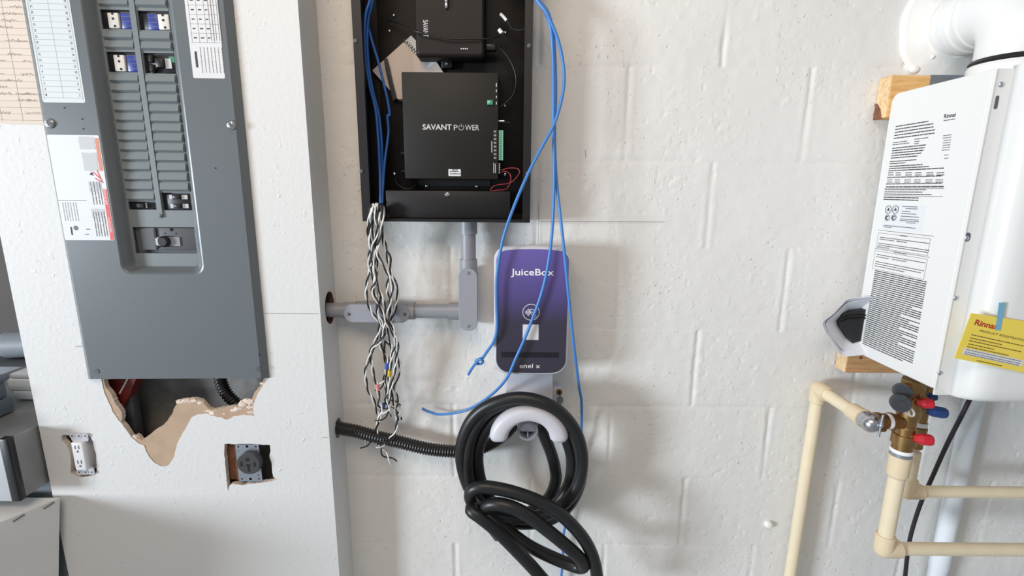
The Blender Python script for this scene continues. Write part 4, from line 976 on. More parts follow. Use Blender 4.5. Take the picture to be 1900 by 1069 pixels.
mb = MB(); mb.box(sc_.x - .001, sc_.x + .001, -.056, -.098, sc_.z - ro_ + .007, sc_.z - .004); mb.build('fin', 'lgrey', skt)
mb = MB(); bx = .036
mb.rings([[Vector((sc_.x + x, -d, sc_.z + z)) for x, z in rr(-bx + i, bx - i, -.02 + i, .075 - i, .012, 5)] for i, d in ((0, .003), (0, .008), (.006, .03), (.012, .09))], 0, True); mb.build('base', 'lgrey', hs)
mb = MB(); mb.box(sc_.x - .02, sc_.x + .02, -.03, -.118, hcn.z + Rm * .93 - .020, hcn.z + Rm * .93 + .008, 0, .006); mb.build('hook_arm', 'lgrey', hs)

# charging cable: one continuous run
cp_ = [(628, 215, .045), (645, 262, .048), (672, 330, .05), (700, 400, .052), (722, 480, .055), (727, 560, .058), (690, 650, .062), (610, 715, .066), (510, 740, .07), (415, 700, .074), (345, 610, .078), (312, 500, .08), (310, 390, .085), (345, 290, .09), (410, 215, .095), (490, 170, .098), (580, 158, .1), (670, 175, .1), (735, 230, .098), (785, 330, .096), (815, 440, .096), (805, 560, .096), (750, 660, .098), (665, 730, .1), (560, 765, .1), (450, 760, .1), (350, 700, .1), (275, 600, .1), (252, 480, .1), (262, 360, .103), (300, 260, .106), (365, 185, .11), (450, 145, .114), (560, 128, .116), (680, 150, .116), (770, 215, .118), (835, 320, .118), (865, 450, .118), (852, 580, .118), (795, 690, .116), (700, 762, .11), (590, 785, .104), (470, 775, .098), (360, 715, .094), (270, 610, .094), (225, 480, .098), (222, 370, .104), (258, 260, .11), (325, 180, .116), (420, 132, .124), (530, 112, .13), (640, 130, .134), (740, 180, .136), (820, 270, .136), (860, 370, .134), (868, 480, .13), (840, 590, .128), (770, 680, .128), (670, 740, .128), (560, 755, .13), (440, 745, .135), (340, 715, .14), (290, 685, .148), (268, 645, .158), (280, 608, .166), (330, 590, .17), (420, 600, .172), (520, 625, .175), (630, 665, .178), (730, 720, .18), (820, 800, .182), (885, 880, .182), (925, 960, .18), (945, 1040, .178), (950, 1120, .175), (925, 1230, .17), (850, 1270, .17), (760, 1200, .172), (680, 1110, .178), (600, 1020, .182), (510, 925, .186), (410, 825, .188), (325, 755, .186), (275, 718, .178), (283, 700, .164), (335, 715, .15), (405, 765, .142), (490, 840, .14), (590, 910, .142), (700, 965, .148), (800, 1005, .156), (860, 1022, .168), (878, 1005, .182), (840, 955, .192), (760, 885, .196), (660, 805, .196), (565, 735, .194), (470, 692, .19), (390, 682, .182), (345, 705, .17), (345, 745, .154), (375, 790, .14), (420, 850, .125)]
mb = MB(); cpath = resample(cr([ZC(*p) for p in cp_], 8), .006)
mb.tube(cpath, .0148, 18)
tag(mb.build('charging_cable', 'rubber'), 'thick black charging cable coiled over the hook under the charger', 'cable')

# ================================================================== WOOD BLOCKING
ta, tb_ = P(1622, 141, .038), P(1620, 220, .038)
wx0 = P(1655, 170, .038).x; z0 = P(1655, 222, .038).z; z1 = P(1655, 138, .0).z - .004
mb = MB(); mb.box(P(1621, 180, .0).x + .006, 1.25, -.002, -.04, P(1640, 218, .04).z, P(1655, 139, .04).z, 0, .002)
wd = tag(mb.build('wood_block', 'wood'), 'pine block on the wall behind the upper edge of the water heater', 'wood block')
X_ = P(1621, 180, .0).x + .006; zz0, zz1 = P(1640, 218, .04).z, P(1655, 139, .04).z
mb = MB(); mb.prism([(-.003, zz0 + .001), (-.0385, zz0 + .001), (-.0385, zz1 - .002), (-.003, zz1 - .002)], fx, X_ - .0006, X_ + .001); mb.prism([(-.002, zz0 - .0006), (-.028, zz0 - .0006), (-.02, zz0 + .02), (-.008, zz0 + .034), (-.002, zz0 + .035)], fx, X_ - .0012, X_ + .003, 1); mb.build('end_grain', ['woodend', 'bark'], wd)
mb = MB(); q = P(1712, 150, .02); mb.box(q.x, 1.2, -.004, -.0402, q.z - .015, zz1 + .0008); o = mb.build('grey_edge', 'steel', wd); o['label'] = 'grey painted stretch of the block top'
X_ = P(1547, 672, .0).x + .004; zz0, zz1 = P(1575, 692, .04).z, P(1575, 662, .04).z
mb = MB(); mb.box(X_, 1.25, -.002, -.04, zz0, zz1 + .004, 0, .002)
wd = tag(mb.build('wood_block', 'wooddark'), 'pine block on the wall under the curled papers and heater', 'wood block')
mb = MB(); mb.prism([(-.003, zz0 + .001), (-.0385, zz0 + .001), (-.0385, zz1 + .002), (-.003, zz1 + .002)], fx, X_ - .0006, X_ + .001); mb.build('end_grain', 'woodend', wd)
mb = MB(); q = P(1597, 664, .04); mb.cyl((q.x, -.0395, q.z), (q.x, -.0405, q.z), .004, seg=12); mb.build('knot', 'bark', wd)

# ================================================================== WATER HEATER
hb0, hb1 = P(1657, 180, .045), P(1588, 646, .045)
HX = (P(1650, 240, .045).x + P(1598, 560, .045).x) / 2; HZ0 = (hb1.z + P(1735, 722, .252).z) / 2; HZ1 = (hb0.z + P(1860, 125, .252).z) / 2
HF = (CD - 1.0); v = ray(1735, 720); t = HX / v.x; HF = -(CAM + v * t).y
HX1 = HX + .36; FL = HF - .004
wh = thing('water_heater', 'white wall-hung tankless water heater with printed side', 'water heater', (HX + .18, -.04, HZ0))
mb = MB()
def side(i): return rr(-FL + .002, -.040, HZ0, HZ1, (.004, .018, .018, .004), 6)
pr = side(0)
mb.rings([[Vector((HX + (0 if k == 0 else 0), y, z)) for y, z in pr] if False else [Vector((x, -.14 + (y + .14) * s_, (HZ0 + HZ1) / 2 + (z - (HZ0 + HZ1) / 2) * s2)) for y, z in pr] for x, s_, s2 in ((HX, .985, .995), (HX + .0012, 1, 1), (HX1 - .0012, 1, 1), (HX1, .985, .995))], 0, False)
mb.box(HX, HX + .002, -HF, -FL + .003, HZ0 + .002, HZ1 - .002)
cas = mb.build('casing', 'heater', wh)
# front cover with flange
q = P(1830, 729, HF + .045); cz0 = HZ0 - .012; CX = HX + .031
mb = MB()
sect = [(CX, FL), (CX + .0006, HF + .012), (CX + .004, HF + .026), (CX + .012, HF + .036), (CX + .024, HF + .042), (CX + .045, HF + .045), (HX1 - .07, HF + .045), (HX1 - .045, HF + .042), (HX1 - .03, HF + .03), (HX1 - .026, FL)]
def cov(z, k): return [Vector((x, -(FL + (d - FL) * k), z)) for x, d in sect]
mb.rings([cov(cz0, .0), cov(cz0 + .0008, .5), cov(cz0 + .004, .82), cov(cz0 + .012, .96), cov(cz0 + .03, 1), cov(HZ1 + .005, 1)], 0, True)
mb.build('front_cover', 'heater', wh)
mb = MB(); mb.box(HX + .002, HX1 - .001, -FL - .0025, -FL + .001, cz0, HZ1); flg = mb.build('flange', 'heater', wh)
for (x, y) in ((1857, 157), (1793, 442), (1772, 553), (1743, 692)):
    q = PX(x, y, HX + .013); mb = MB(); q = P(x, y, FL + .0025); screw(mb, (q.x, -FL - .0025, q.z), .0045, h=.003); mb.build('screw', 'steel', wh)
for (x, y, w2, h2) in ((1849, 190, .0028, .011), (1795, 440, .005, .008), (1772, 553, .0025, .004)):
    q = P(x, y, FL + .003); mb = MB(); mb.prism(rr(q.x - w2, q.x + w2, q.z - h2, q.z + h2, w2 * .9, 4), fy, -FL - .0022, -FL - .0033); mb.build('slot', 'darkgrey', wh)
q = PX(1594, 645, HX); mb = MB(); mb.lathe([(.0045, 0), (.0045, .001), (.002, .002)], (HX, q.y, q.z), (-1, 0, 0), 16); mb.build('screw', 'chrome', wh)
# printed side
S0 = Vector((HX, 0, 0)); sax = Vector((0, -1, 0)); say = AZ
def sp(x, y): q = PX(x, y, HX); return -q.y, q.z
def sline(mb, pxs, th=.0021, mi=0, wl=(.5, 2.2)):
    """pxs: (x0,y0,x1) in photo pixels; print line level on the side face"""
    x0, y0, x1 = pxs; a, z = sp(x0, y0); b, _ = sp(x1, y0 + (x1 - x0) * 0)
    words(mb, S0, sax, say, a, b, z, th, mi, wl=wl, gap=.22)
mb = MB()
def sblock(x0, y0, xe, ye_rows, wfrac=None, th=.0021):
    for i, y in enumerate(ye_rows):
        f = wfrac[i] if wfrac else random.uniform(.86, 1)
        x = x0 + (y - y0) * -.158
        sline(mb, (x, y, x + (xe - x0) * f), th)
sblock(1662, 235, 1736, [235, 240.5, 246, 251.5, 257], [.8, .93, .95, 1, 1])
for y, xa, xb in ((265, 1657, 1683), (269, 1656, 1687), (258.5, 1697, 1722), (263, 1697, 1706), (267, 1696, 1705)): sline(mb, (xa, y, xb), .0015)
sblock(1656, 275, 1717, [275.5, 280, 284.5, 289, 293.5], [1, .98, .95, .9, .8])
for y in (300, 304): sline(mb, (1651, y, 1680 if y > 302 else 1700), .0018)
sblock(1650, 310, 1752, [309, 313, 317], [.6, .72, 1])
for y in (323, 336):
    for xa, xb in ((1648, 1658), (1662, 1672), (1680, 1692), (1698, 1710), (1719, 1732), (1738, 1752)): sline(mb, (xa - (y - 323) * .15, y - 2, xb - (y - 323) * .15), .0015); sline(mb, (xa - (y - 323) * .15, y + 2, xb - (y - 323) * .15), .0015)
sblock(1646, 330, 1750, [329.5, 341.5], [.98, 1], .002); sblock(1644, 347, 1751, [347], [1], .0026)
sblock(1642, 352, 1740, [352, 356, 360], [.78, .72, .9], .0016); sblock(1640, 366, 1705, [366, 370], [1, 1], .002)
rules = [(1641, 350, 1752), (1640, 363, 1750), (1630, 427, 1735), (1623, 461, 1728)]
for x0, y, x1 in rules:
    a, z = sp(x0, y); b, _ = sp(x1, y); quad(mb, S0, sax, say, a, b, z - .0004, z + .0004, 0)
# boxed warnings
for (xa, ya, xb, yb) in ((1630, 432, 1729, 460), (1624, 465, 1724, 499)):
    a, z1_ = sp(xa, ya); b, _ = sp(xb, ya); _, z0_ = sp(xa, yb)
    for (p0, p1, r0_, r1_) in ((a, b, z1_ - .0003, z1_ + .0003), (a, b, z0_ - .0003, z0_ + .0003), (a, a + .0006, z0_, z1_), (b - .0006, b, z0_, z1_)): quad(mb, S0, sax, say, p0, p1, r0_, r1_)
for xa, y, xb in ((1633, 440, 1726), (1632, 443.5, 1660), (1630, 451, 1726), (1629, 454.5, 1724), (1628, 457.5, 1650), (1627, 472, 1720), (1626, 476, 1650), (1625, 485, 1718), (1624, 489, 1712), (1623, 493, 1680)): sline(mb, (xa, y, xb), .0014)
y = 502
while y < 640:
    x0 = 1624 - (y - 500) * .172; f = 1 if random.random() > .16 else random.uniform(.6, .85); sline(mb, (x0, y, x0 + 98 * f + 2), .0021, 0, (.5, 3)); y += 3.55
mb.build('side_print', 'printink', wh)
def stext(s, xa, y, xb, hpx, mt='printink', bold=.02):
    a, z = sp(xa, y); b, _ = sp(xb, y); text(s, (HX, -(a + b) / 2, z), b - a, hpx, mt, wh, 'lettering', sax, say, bold, .0004)
stext('Rinnai', 1752, 216, 1773, .0075); stext('WARNING', 1670, 437, 1684, .0028); stext('IMPORTANT', 1664, 447.5, 1684, .0028); stext('FOR YOUR SAFETY', 1659, 468, 1684, .0028); stext('FOR YOUR SAFETY', 1655, 481, 1684, .0026)
mb = MB()
for y in (224,): sline(mb, (1751, y, 1772), .002)
for i, y in enumerate((252, 256.5, 261, 265.5, 270, 274.5, 279)): sline(mb, (1766 - i * .7 - (14 if i > 1 else 0) - 0, y, 1766 - i * .7), .0016) if i > 1 else sline(mb, (1750 - i, y, 1766 - i), .0016)
for y in (288, 294): sline(mb, (1752, y, 1760), .0016)
mb.build('rating_print', 'printmid', wh)
# certification sticker
a, z1_ = sp(1644, 378); b, _ = sp(1720, 378); _, z0_ = sp(1640, 425)
mb = MB(); mb.box(HX - .0004, HX + .0002, -a, -b, z0_, z1_); cs = mb.build('certification_sticker', 'sticker', wh); cs['label'] = 'bluish white certification sticker with four round marks'
mb = MB(); S1 = Vector((HX - .0004, 0, 0))
for (x, y) in ((1649, 389), (1662, 389), (1647, 404), (1659, 404)):
    u, z = sp(x, y); r = .0082 if y < 395 else .0062
    mb.tube([S1 + sax * (u + r * math.cos(math.radians(t))) + AZ * (z + r * math.sin(math.radians(t))) - AX * .0003 for t in range(0, 361, 20)], .0006, 5)
    if y < 395: mb.add([S1 + sax * (u + r * .6 * math.cos(math.radians(t))) + AZ * (z + r * .6 * math.sin(math.radians(t))) - AX * .0004 for t in (90, 210, 330)], [(0, 1, 2)])
    else: mb.tube([S1 + sax * (u + r * .55 * math.cos(math.radians(t))) + AZ * (z + r * .55 * math.sin(math.radians(t))) - AX * .0003 for t in range(50, 311, 20)], .001, 5)
for xa, y, xb in ((1675, 383, 1703), (1681, 387, 1703), (1674, 392, 1690), (1673, 396, 1701), (1672, 401, 1706), (1671, 406, 1706), (1670, 409, 1706), (1682, 413, 1700), (1640, 418, 1700), (1640, 421, 1655)):
    u, z = sp(xa, y); u2, _ = sp(xb, y); words(mb, S1, sax, say, u, u2, z, .0014)
mb.build('print', 'printink', cs)
# wiring box under the casing rear and cord gland
# yellow registration card on the front cover
DC = HF + .047
k_ = [P(1801, 581, DC), P(1770, 664, DC), P(1905, 693, DC), P(1930, 600, DC)]
mb = MB(); mb.prism([(p.x, p.z) for p in k_], fy, -DC, -DC - .0012)
yc = tag(mb.build('registration_card', 'yellow'), 'yellow registration card taped to the front of the water heater', 'card')
axy = (k_[2] - k_[1]); axy.y = 0; axy.normalize(); ayy = Vector((-axy.z, 0, axy.x)); ob = Vector((k_[1].x, -DC - .0012, k_[1].z))
def yp(x, y): q = P(x, y, DC + .0012); return Vector((q.x, -DC - .0012, q.z))
a, b = yp(1809, 598), yp(1848, 606); text('Rinnai', (a + b) / 2, (b - a).length, .0105, 'cardred', yc, ax=axy, ay=ayy, bold=.03)
a, b = yp(1817, 615), yp(1905, 631); text('PRODUCT REGISTRATION', (a + b) / 2, (b - a).length, .004, 'yellowink', yc, ax=axy, ay=ayy, bold=.01)
mb = MB()
for k, (x, y, l) in enumerate(((1802, 621, .10), (1800, 627, .06), (1798, 632, .10), (1796, 638, .05), (1794, 643, .08), (1812, 669, .05))): words(mb, yp(x, y), axy, ayy, 0, l, 0, .0016, lift=.0004)
mb.build('print', 'yellowink', yc)
mb = MB(); o_ = yp(1787, 650); quad(mb, o_, axy, ayy, 0, .115, -.007, .005, 0, .0004)
for dy in (.0025, -.002, -.0055): words(mb, o_ + NL * .0003, axy, ayy, .004, .11, dy, .0014, 1, lift=.0005)
mb.build('white_band', ['sticker', 'printmid'], yc)
tp = [P(1852, 561, DC), P(1864, 562, DC), P(1855, 613, DC), P(1845, 612, DC)]
mb = MB(); mb.prism([(p.x, p.z) for p in tp], fy, -DC - .0014, -DC - .0018); o = mb.build('tape', 'bluetape', yc); o['label'] = 'strip of pale blue tape'

# flue: wall collar, elbow, gasket
fc_ = P(1768, 52, 0); RV = .061; FD = .155
fl_ = thing('flue_pipe', 'white flue elbow from the wall to the top of the water heater', 'flue', (fc_.x, -FD, HZ1))
mb = MB(); pts = [Vector((fc_.x, .0, fc_.z)), Vector((fc_.x, -FD + .07, fc_.z))]
for i in range(1, 10): t = math.radians(90 * i / 9); pts.append(Vector((fc_.x, -FD + .07 - .07 * math.sin(t), fc_.z - .07 + .07 * math.cos(t))))
pts.append(Vector((fc_.x, -FD, HZ1 + .045)))
mb.tube(pts, RV, 40); mb.build('elbow', 'flue', fl_)
mb = MB(); mb.lathe([(RV + .002, 0), (RV + .004, .012), (RV + .004, .026), (RV + .0005, .030)], (fc_.x, -.028, fc_.z), (0, -1, 0), 40); mb.lathe([(RV + .0005, 0), (RV + .0025, .004), (RV + .0025, .01), (RV, .012)], (fc_.x, -.066, fc_.z), (0, -1, 0), 40); mb.build('ridge', 'flue', fl_)
mb = MB(); mb.lathe([(RV + .003, 0), (RV + .006, .004), (RV + .003, .009)], (fc_.x, -FD, HZ1 + .036), (0, 0, 1), 40); o = mb.build('gasket', 'blackplastic', fl_); o['label'] = 'black rubber gasket ring'
mb = MB(); mb.lathe([(RV + .008, 0), (RV + .008, .03), (RV + .005, .036)], (fc_.x, -FD, HZ1 - .001), (0, 0, 1), 40); mb.build('collar', 'flue', fl_)
mb = MB(); pl = []
for i in range(60): t = 2 * math.pi * i / 60; r = .114 + .0016 * math.sin(5 * t + 1) + .001 * math.sin(11 * t); pl.append((fc_.x + r * math.cos(t), fc_.z + r * math.sin(t)))
def sc(l, k): return [(fc_.x + (x - fc_.x) * k, fc_.z + (z - fc_.z) * k) for x, z in l]
mb.rings([[Vector((x, -d, z)) for x, z in sc(pl, k)] for k, d in ((1.03, -.002), (1.02, .005), (.97, .009), (.6, .012), (.58, .016))], 0, True, False, True)
q = P(1697, 129, .006); mb.sphere(q, .010, 0, 12, (1.2, .7, .9)); q = P(1730, 106, .012); mb.sphere(q, .004, 0, 10)
tag(mb.build('flue_wall_plate', 'caulk'), 'round white caulked plate where the flue meets the block wall', 'wall plate')

# papers stuffed beside the heater
bk = thing('manual_booklet', 'curled white papers tucked behind the left side of the water heater', 'papers', P(1565, 662, .05))
sec = [((1601, 551), (1570, 555), (1548, 575), (1526, 598), (1533, 622), (1550, 648), (1563, 661), (1600, 660))]
def curl(px, d1, d0, th, k):
    """flared sheet: rim at d1 towards the room, narrowing back to d0"""
    a = cr([P(x, y, d1) for x, y in px], 6); cc = P(1612, 607, d1); n = len(a); mb = MB()
    out = []; inn = []
    for i in range(n):
        t = a[min(i + 1, n - 1)] - a[max(i - 1, 0)]; nn = Vector((-t.z, 0, t.x)).normalized() * th
        q = cc + (a[i] - cc) * k; q.y = -d0; out.append((a[i], q)); inn.append((a[i] + nn, q + nn))
    for i in range(n - 1):
        mb.add([out[i][0], out[i + 1][0], out[i + 1][1], out[i][1]], [(0, 1, 2, 3)], 0, True); mb.add([inn[i][0], inn[i + 1][0], inn[i + 1][1], inn[i][1]], [(0, 3, 2, 1)], 0, True)
        for e in (0, 1): mb.add([out[i][e], out[i + 1][e], inn[i + 1][e], inn[i][e]], [(0, 1, 2, 3)], 0)
    return mb
curl([(1640, 549), (1612, 551), (1592, 552), (1572, 555), (1560, 566), (1545, 582), (1526, 598), (1530, 615), (1541, 632), (1553, 650), (1563, 661), (1590, 660), (1630, 655)], .085, .045, .0012, .55).build('outer_sheet', 'paper', bk)
curl([(1640, 553), (1612, 556), (1592, 558), (1573, 562), (1562, 571), (1548, 585), (1533, 599), (1538, 616), (1549, 632), (1560, 646), (1570, 652), (1592, 653), (1630, 650)], .076, .045, .0012, .55).build('inner_sheet', 'paper', bk)
# black plug among the papers
pk = thing('power_plug', 'black power plug lying inside the curled papers', 'plug', P(1580, 640, .07))
mb = MB(); pol = [P(x, y, .062) for x, y in ((1560, 596), (1566, 582), (1585, 578), (1620, 572), (1620, 626), (1582, 637), (1576, 630), (1568, 615), (1561, 608))]
mb.prism([(p.x, p.z) for p in pol], fy, -.046, -.062); mb.build('body', 'blackplastic', pk)
mb = MB(); mb.tube([P(x, y, .064) for x, y in ((1562, 593), (1575, 587), (1592, 586), (1610, 585))], .0022, 8); mb.tube([P(x, y, .064) for x, y in ((1562, 598), (1575, 592), (1592, 592), (1610, 590))], .0022, 8); mb.build('cord_fold', 'charcoal', pk)

# ================================================================== PIPES AND VALVES
def pipe_path(pts, rad_bend, n=6):
    out = []; pts = [Vector(p) for p in pts]
    for i, p in enumerate(pts):
        if 0 < i < len(pts) - 1:
            a = (pts[i - 1] - p).normalized() * rad_bend; b = (pts[i + 1] - p).normalized() * rad_bend
            for k in range(n + 1):
                t = k / n; out.append((p + a) * (1 - t) ** 2 + p * 2 * t * (1 - t) + (p + b) * t * t)
        else: out.append(p)
    return out
def fitting(mb, p, dirs, r, l, seg=24, mi=0):
    """elbow socket: hubs along dirs joined by a ball"""
    p = Vector(p)
    for d in dirs:
        d = Vector(d).normalized(); mb.lathe([(r * .97, 0), (r, .004), (r, l - .002), (r * .94, l)], p, d, seg, mi)
    mb.sphere(p, r * .99, mi, 20)
RC = .0145
e1 = P(1519, 722, .036)
vt = HX + .06
# valve axis
vb = P(1668, 850, .19); vz = {}
px1 = thing('water_pipe', 'cream water pipe rising along the wall and elbowing out to the brass valve', 'pipe', (e1.x, -.036, .3))
df = -(PX(1607, 770, e1.x)).y
mb = MB(); mb.tube([Vector((P(1465, 1069, .036).x, -.036, .32)), e1], RC, 24); mb.build('pipe', 'cream', px1)
e1b = Vector((e1.x, -df, e1.z))
mb = MB(); mb.tube([e1, e1b], RC * .98, 24); mb.build('pipe', 'cream', px1)
mb = MB(); fitting(mb, e1, [(0, -1, 0), (0, 0, -1)], RC + .0042, .034); mb.build('elbow', 'creamdark', px1)
mb = MB(); mb.lathe([(RC + .001, 0), (RC + .004, .003), (RC + .0045, .035), (RC + .006, .036), (RC + .006, .04)], (e1.x, -df + .044, e1.z), (0, -1, 0), 24); mb.build('adapter', 'creamdark', px1)

# brass valve assembly
def XYZ(x, y, d): return P(x, y, d)
vd = df + .004
va = P(1684, 775, vd); VX = va.x
brv = thing('isolation_valve', 'brass isolation valve set with red and blue handles under the water heater', 'valve', (VX, -vd, P(1678, 838, vd).z))
zt_ = HZ0 - .006
zb_ = P(1676, 832, vd).z
def zq(y): return P(1684, y, vd).z
mb = MB()
mb.lathe([(.019, 0), (.019, .012), (.0225, .013), (.0225, .034), (.019, .035), (.019, .05), (.0175, .052), (.0175, .075), (.021, .077), (.021, zt_ - zb_ - .036), (.0165, zt_ - zb_ - .034), (.0165, zt_ - zb_ - .026)], (VX, -vd, zb_), (0, 0, 1), 28)
mb.lathe([(.0235, 0), (.0235, .024)], (VX, -vd, zt_ - .026), (0, 0, 1), 6, smooth=False)
bb = mb.build('body', 'brass', brv)
# side inlet tee towards the test plug (to the left)
sdir = Vector((P(1625, 776, vd - .004).x - VX, 0, 0)); zi = zq(782)
xl = P(1626, 776, vd).x
mb = MB(); mb.lathe([(.0155, 0), (.0155, .02), (.0185, .021), (.0185, .026)], (VX - .012, -vd, zi), (-1, 0, 0), 24)
mb.build('inlet', 'brassdark', brv)
mb = MB(); mb.lathe([(.0165, 0), (.0172, .006), (.0165, .012)], (VX - .034, -vd, zi), (-1, 0, 0), 24); mb.build('thread_seal', 'teflon', brv)
mb = MB(); mb.lathe([(.0165, 0), (.0165, .013), (.0185, .014), (.0185, .022), (.015, .026), (.015, .034)], (VX - .045, -vd, zi), (-1, 0, 0), 24); mb.lathe([(.0175, 0), (.0175, .024)], (VX - .062, -vd, zi - .016), (0, 0, 1), 20); mb.build('union', 'brassdark', brv)
# chrome ball with pin at the elbow end
cb_ = Vector((e1.x, -df - .016, e1.z - .001))
mb = MB(); mb.lathe([(.0165, 0), (.0185, .004), (.0185, .016), (.016, .018)], (e1.x, -df + .006, e1.z), (0, -1, 0), 24)
bp_ = Vector((.5 * (e1.x + VX - .075), -vd, .5 * (e1.z + zi)))
mb.sphere(cb_, .019, 0, 22)
mb.tube([cb_, Vector((VX - .066, -vd, zi))], .0175, 22)
fit = mb.build('angle_fitting', 'chrome', brv); fit['label'] = 'chrome angle fitting'
mb = MB(); mb.cyl(cb_ + Vector((.006, -.021, .030)), cb_ + Vector((.004, -.021, -.018)), .0024, seg=10); mb.sphere(cb_ + Vector((.006, -.02, .006)), .005, 0, 10); mb.build('pin', 'steel', brv)
# grey caps with strap
for (x, y, d, r) in ((1672, 724, vd + .012, .0165), (1668, 745, vd + .034, .0175)):
    c_ = P(x, y, d); mb = MB(); mb.lathe([(r * .8, 0), (r, .004), (r, .018), (r * .9, .022)], c_, Vector((-.45, -.85, .1)), 24); mb.lathe([(r * .45, .022), (r * .45, .0235)], c_, Vector((-.45, -.85, .1)), 16); mb.build('cap', 'greycap', brv)
    mb = MB(); mb.cyl(c_, Vector((VX, -vd, c_.z + .004)), .0115, seg=18); mb.build('port', 'brassdark', brv)
mb = MB(); mb.tube(cr([P(x, y, vd + .05) for x, y in ((1671, 752), (1677, 761), (1686, 770), (1694, 772), (1696, 766), (1690, 758), (1684, 760), (1688, 770))], 6), .0022, 8); mb.build('strap', 'strap', brv)
# handles
def handle(x, y, d, dirv, mt, lab_, l=.034, r=.0105):
    c_ = P(x, y, d); dv = Vector(dirv).normalized()
    mb = MB(); mb.lathe([(r * .55, 0), (r * .7, l * .15), (r, l * .4), (r, l * .8), (r * .85, l * .93), (r * .4, l)], c_, dv, 10, smooth=False); h = mb.build('handle', mt, brv); h['label'] = lab_
    mb = MB(); mb.cyl(Vector((VX, -vd, c_.z - .002)), c_ + dv * .003, .006, seg=12); mb.build('stem', 'brass', h)
handle(1700, 748, vd + .022, (1, -.35, .12), 'redplastic', 'small red handle by the upper port', .030)
handle(1694, 813, vd + .022, (1, -.3, 0), 'redplastic', 'red handle at the bottom port', .036, .012)
handle(1716, 738, vd - .01, (1, -.2, .25), 'blueplastic', 'small blue handle', .022, .009)
handle(1714, 760, vd - .01, (1, -.25, -.1), 'blueplastic', 'long blue handle', .044, .012)
# second valve behind (hot side)
mb = MB(); x2 = P(1706, 790, vd - .07).x; mb.lathe([(.0135, 0), (.0135, .03), (.016, .031), (.016, .05), (.0125, .052), (.0125, .16)], (x2, -vd + .07, P(1703, 830, vd - .07).z), (0, 0, 1), 22); mb.build('rear_valve', 'brass', brv)
mb = MB(); mb.lathe([(.0145, 0), (.015, .005), (.0145, .01)], (x2, -vd + .07, P(1706, 790, vd - .07).z), (0, 0, 1), 22); mb.build('thread_seal', 'teflon', brv)

# front cold pipe down, elbow right
RC2 = .0158
e2z = P(1648, 1018, vd).z; 
px2 = thing('water_pipe', 'cream water pipe dropping from the brass valve to the lower elbow and running right', 'pipe', (VX, -vd, e2z - .02))
mb = MB(); mb.lathe([(.0205, 0), (.0215, .002), (.0215, .006), (.0205, .008)], (VX, -vd, zb_ - .008), (0, 0, 1), 26); mb.build('thread_seal', 'teflon', px2)
mb = MB(); mb.lathe([(.0200, 0), (.0205, .008)], (VX, -vd, zb_ - .016), (0, 0, 1), 26); mb.build('collar', 'steel', px2)
zc_ = P(1668, 880, vd).z
mb = MB(); mb.lathe([(RC2 + .001, -.006), (RC2 + .0045, 0), (RC2 + .0055, zb_ - .016 - zc_)], (VX, -vd, zc_), (0, 0, 1), 26); mb.build('adapter', 'creamdark', px2)
e2 = Vector((VX, -vd, e2z))
mb = MB(); mb.tube([Vector((VX, -vd, zc_ + .01)), e2], RC2, 24); mb.build('pipe', 'cream', px2)
mb = MB(); mb.tube([e2, e2 + Vector((.75, 0, 0))], RC2 * .88, 24); mb.build('pipe', 'cream', px2)
mb = MB(); fitting(mb, e2, [(0, 0, 1), (1, 0, 0)], RC2 + .0042, .036); mb.build('elbow', 'creamdark', px2)
# rear hot pipe
hd = vd - .07; e3 = P(1682, 912, hd)
px3 = thing('water_pipe', 'thinner cream pipe behind, turning right above the lower elbow', 'pipe', (e3.x, -hd, e3.z - .02))
e3 = Vector((x2, -hd, e3.z))
mb = MB(); mb.tube([e3, e3 + Vector((1.0, 0, 0))], RC * .92, 24); mb.build('pipe', 'cream', px3)
mb = MB(); mb.tube([e3, Vector((x2, -vd + .07, P(1703, 838, vd - .07).z))], RC * .92, 24); mb.build('pipe', 'cream', px3)
mb = MB(); fitting(mb, e3, [(0, 0, 1), (1, 0, 0)], RC + .0035, .034); mb.build('elbow', 'creamdark', px3)
# white drain pipe
wa_ = P(1803, 745, .03); wb2 = P(1747, 1069, .03); wx_ = (wa_.x + wb2.x) / 2
px4 = thing('drain_pipe', 'white vertical pipe on the wall below the water heater', 'pipe', (wx_, -.03, .3))
mb = MB(); mb.tube([Vector((wx_, -.026, .3)), Vector((wx_, -.026, wa_.z + .05))], .0205, 26); mb.build('pipe', 'whitepipe', px4)
q = P(1738, 1040, .03); mb = MB(); mb.lathe([(.0215, 0), (.0225, .004), (.0225, .05), (.0212, .054)], (wx_, -.026, q.z - .025), (0, 0, 1), 26); mb.build('coupling', 'whitepipe', px4)
mb = MB(); mb.box(wx_ - .036, wx_ + .02, -.002, -.01, q.z + .018, q.z + .03, 0, .002); mb.build('clip', 'whitepipe', px4)
# black cord
mb = MB(); mb.tube(cr([P(*p) for p in ((1822, 700, .12), (1804, 732, .12), (1785, 770, .115), (1757, 825, .105), (1730, 885, .09), (1708, 935, .08), (1692, 985, .075), (1685, 1020, .07), (1679, 1075, .07), (1676, 1120, .07))], 10), .0047, 12)
o = mb.build('power_cord', 'cord', wh); o['label'] = 'black power cord'
# screw anchor on wall
q = P(1425, 972, 0); mb = MB(); mb.lathe([(.010, 0), (.011, .004), (.008, .011), (.002, .013)], (q.x, .001, q.z), (0, -1, 0), 16); tag(mb.build('wall_plug', 'caulk'), 'small painted-over knob on the lower block wall', 'wall plug')

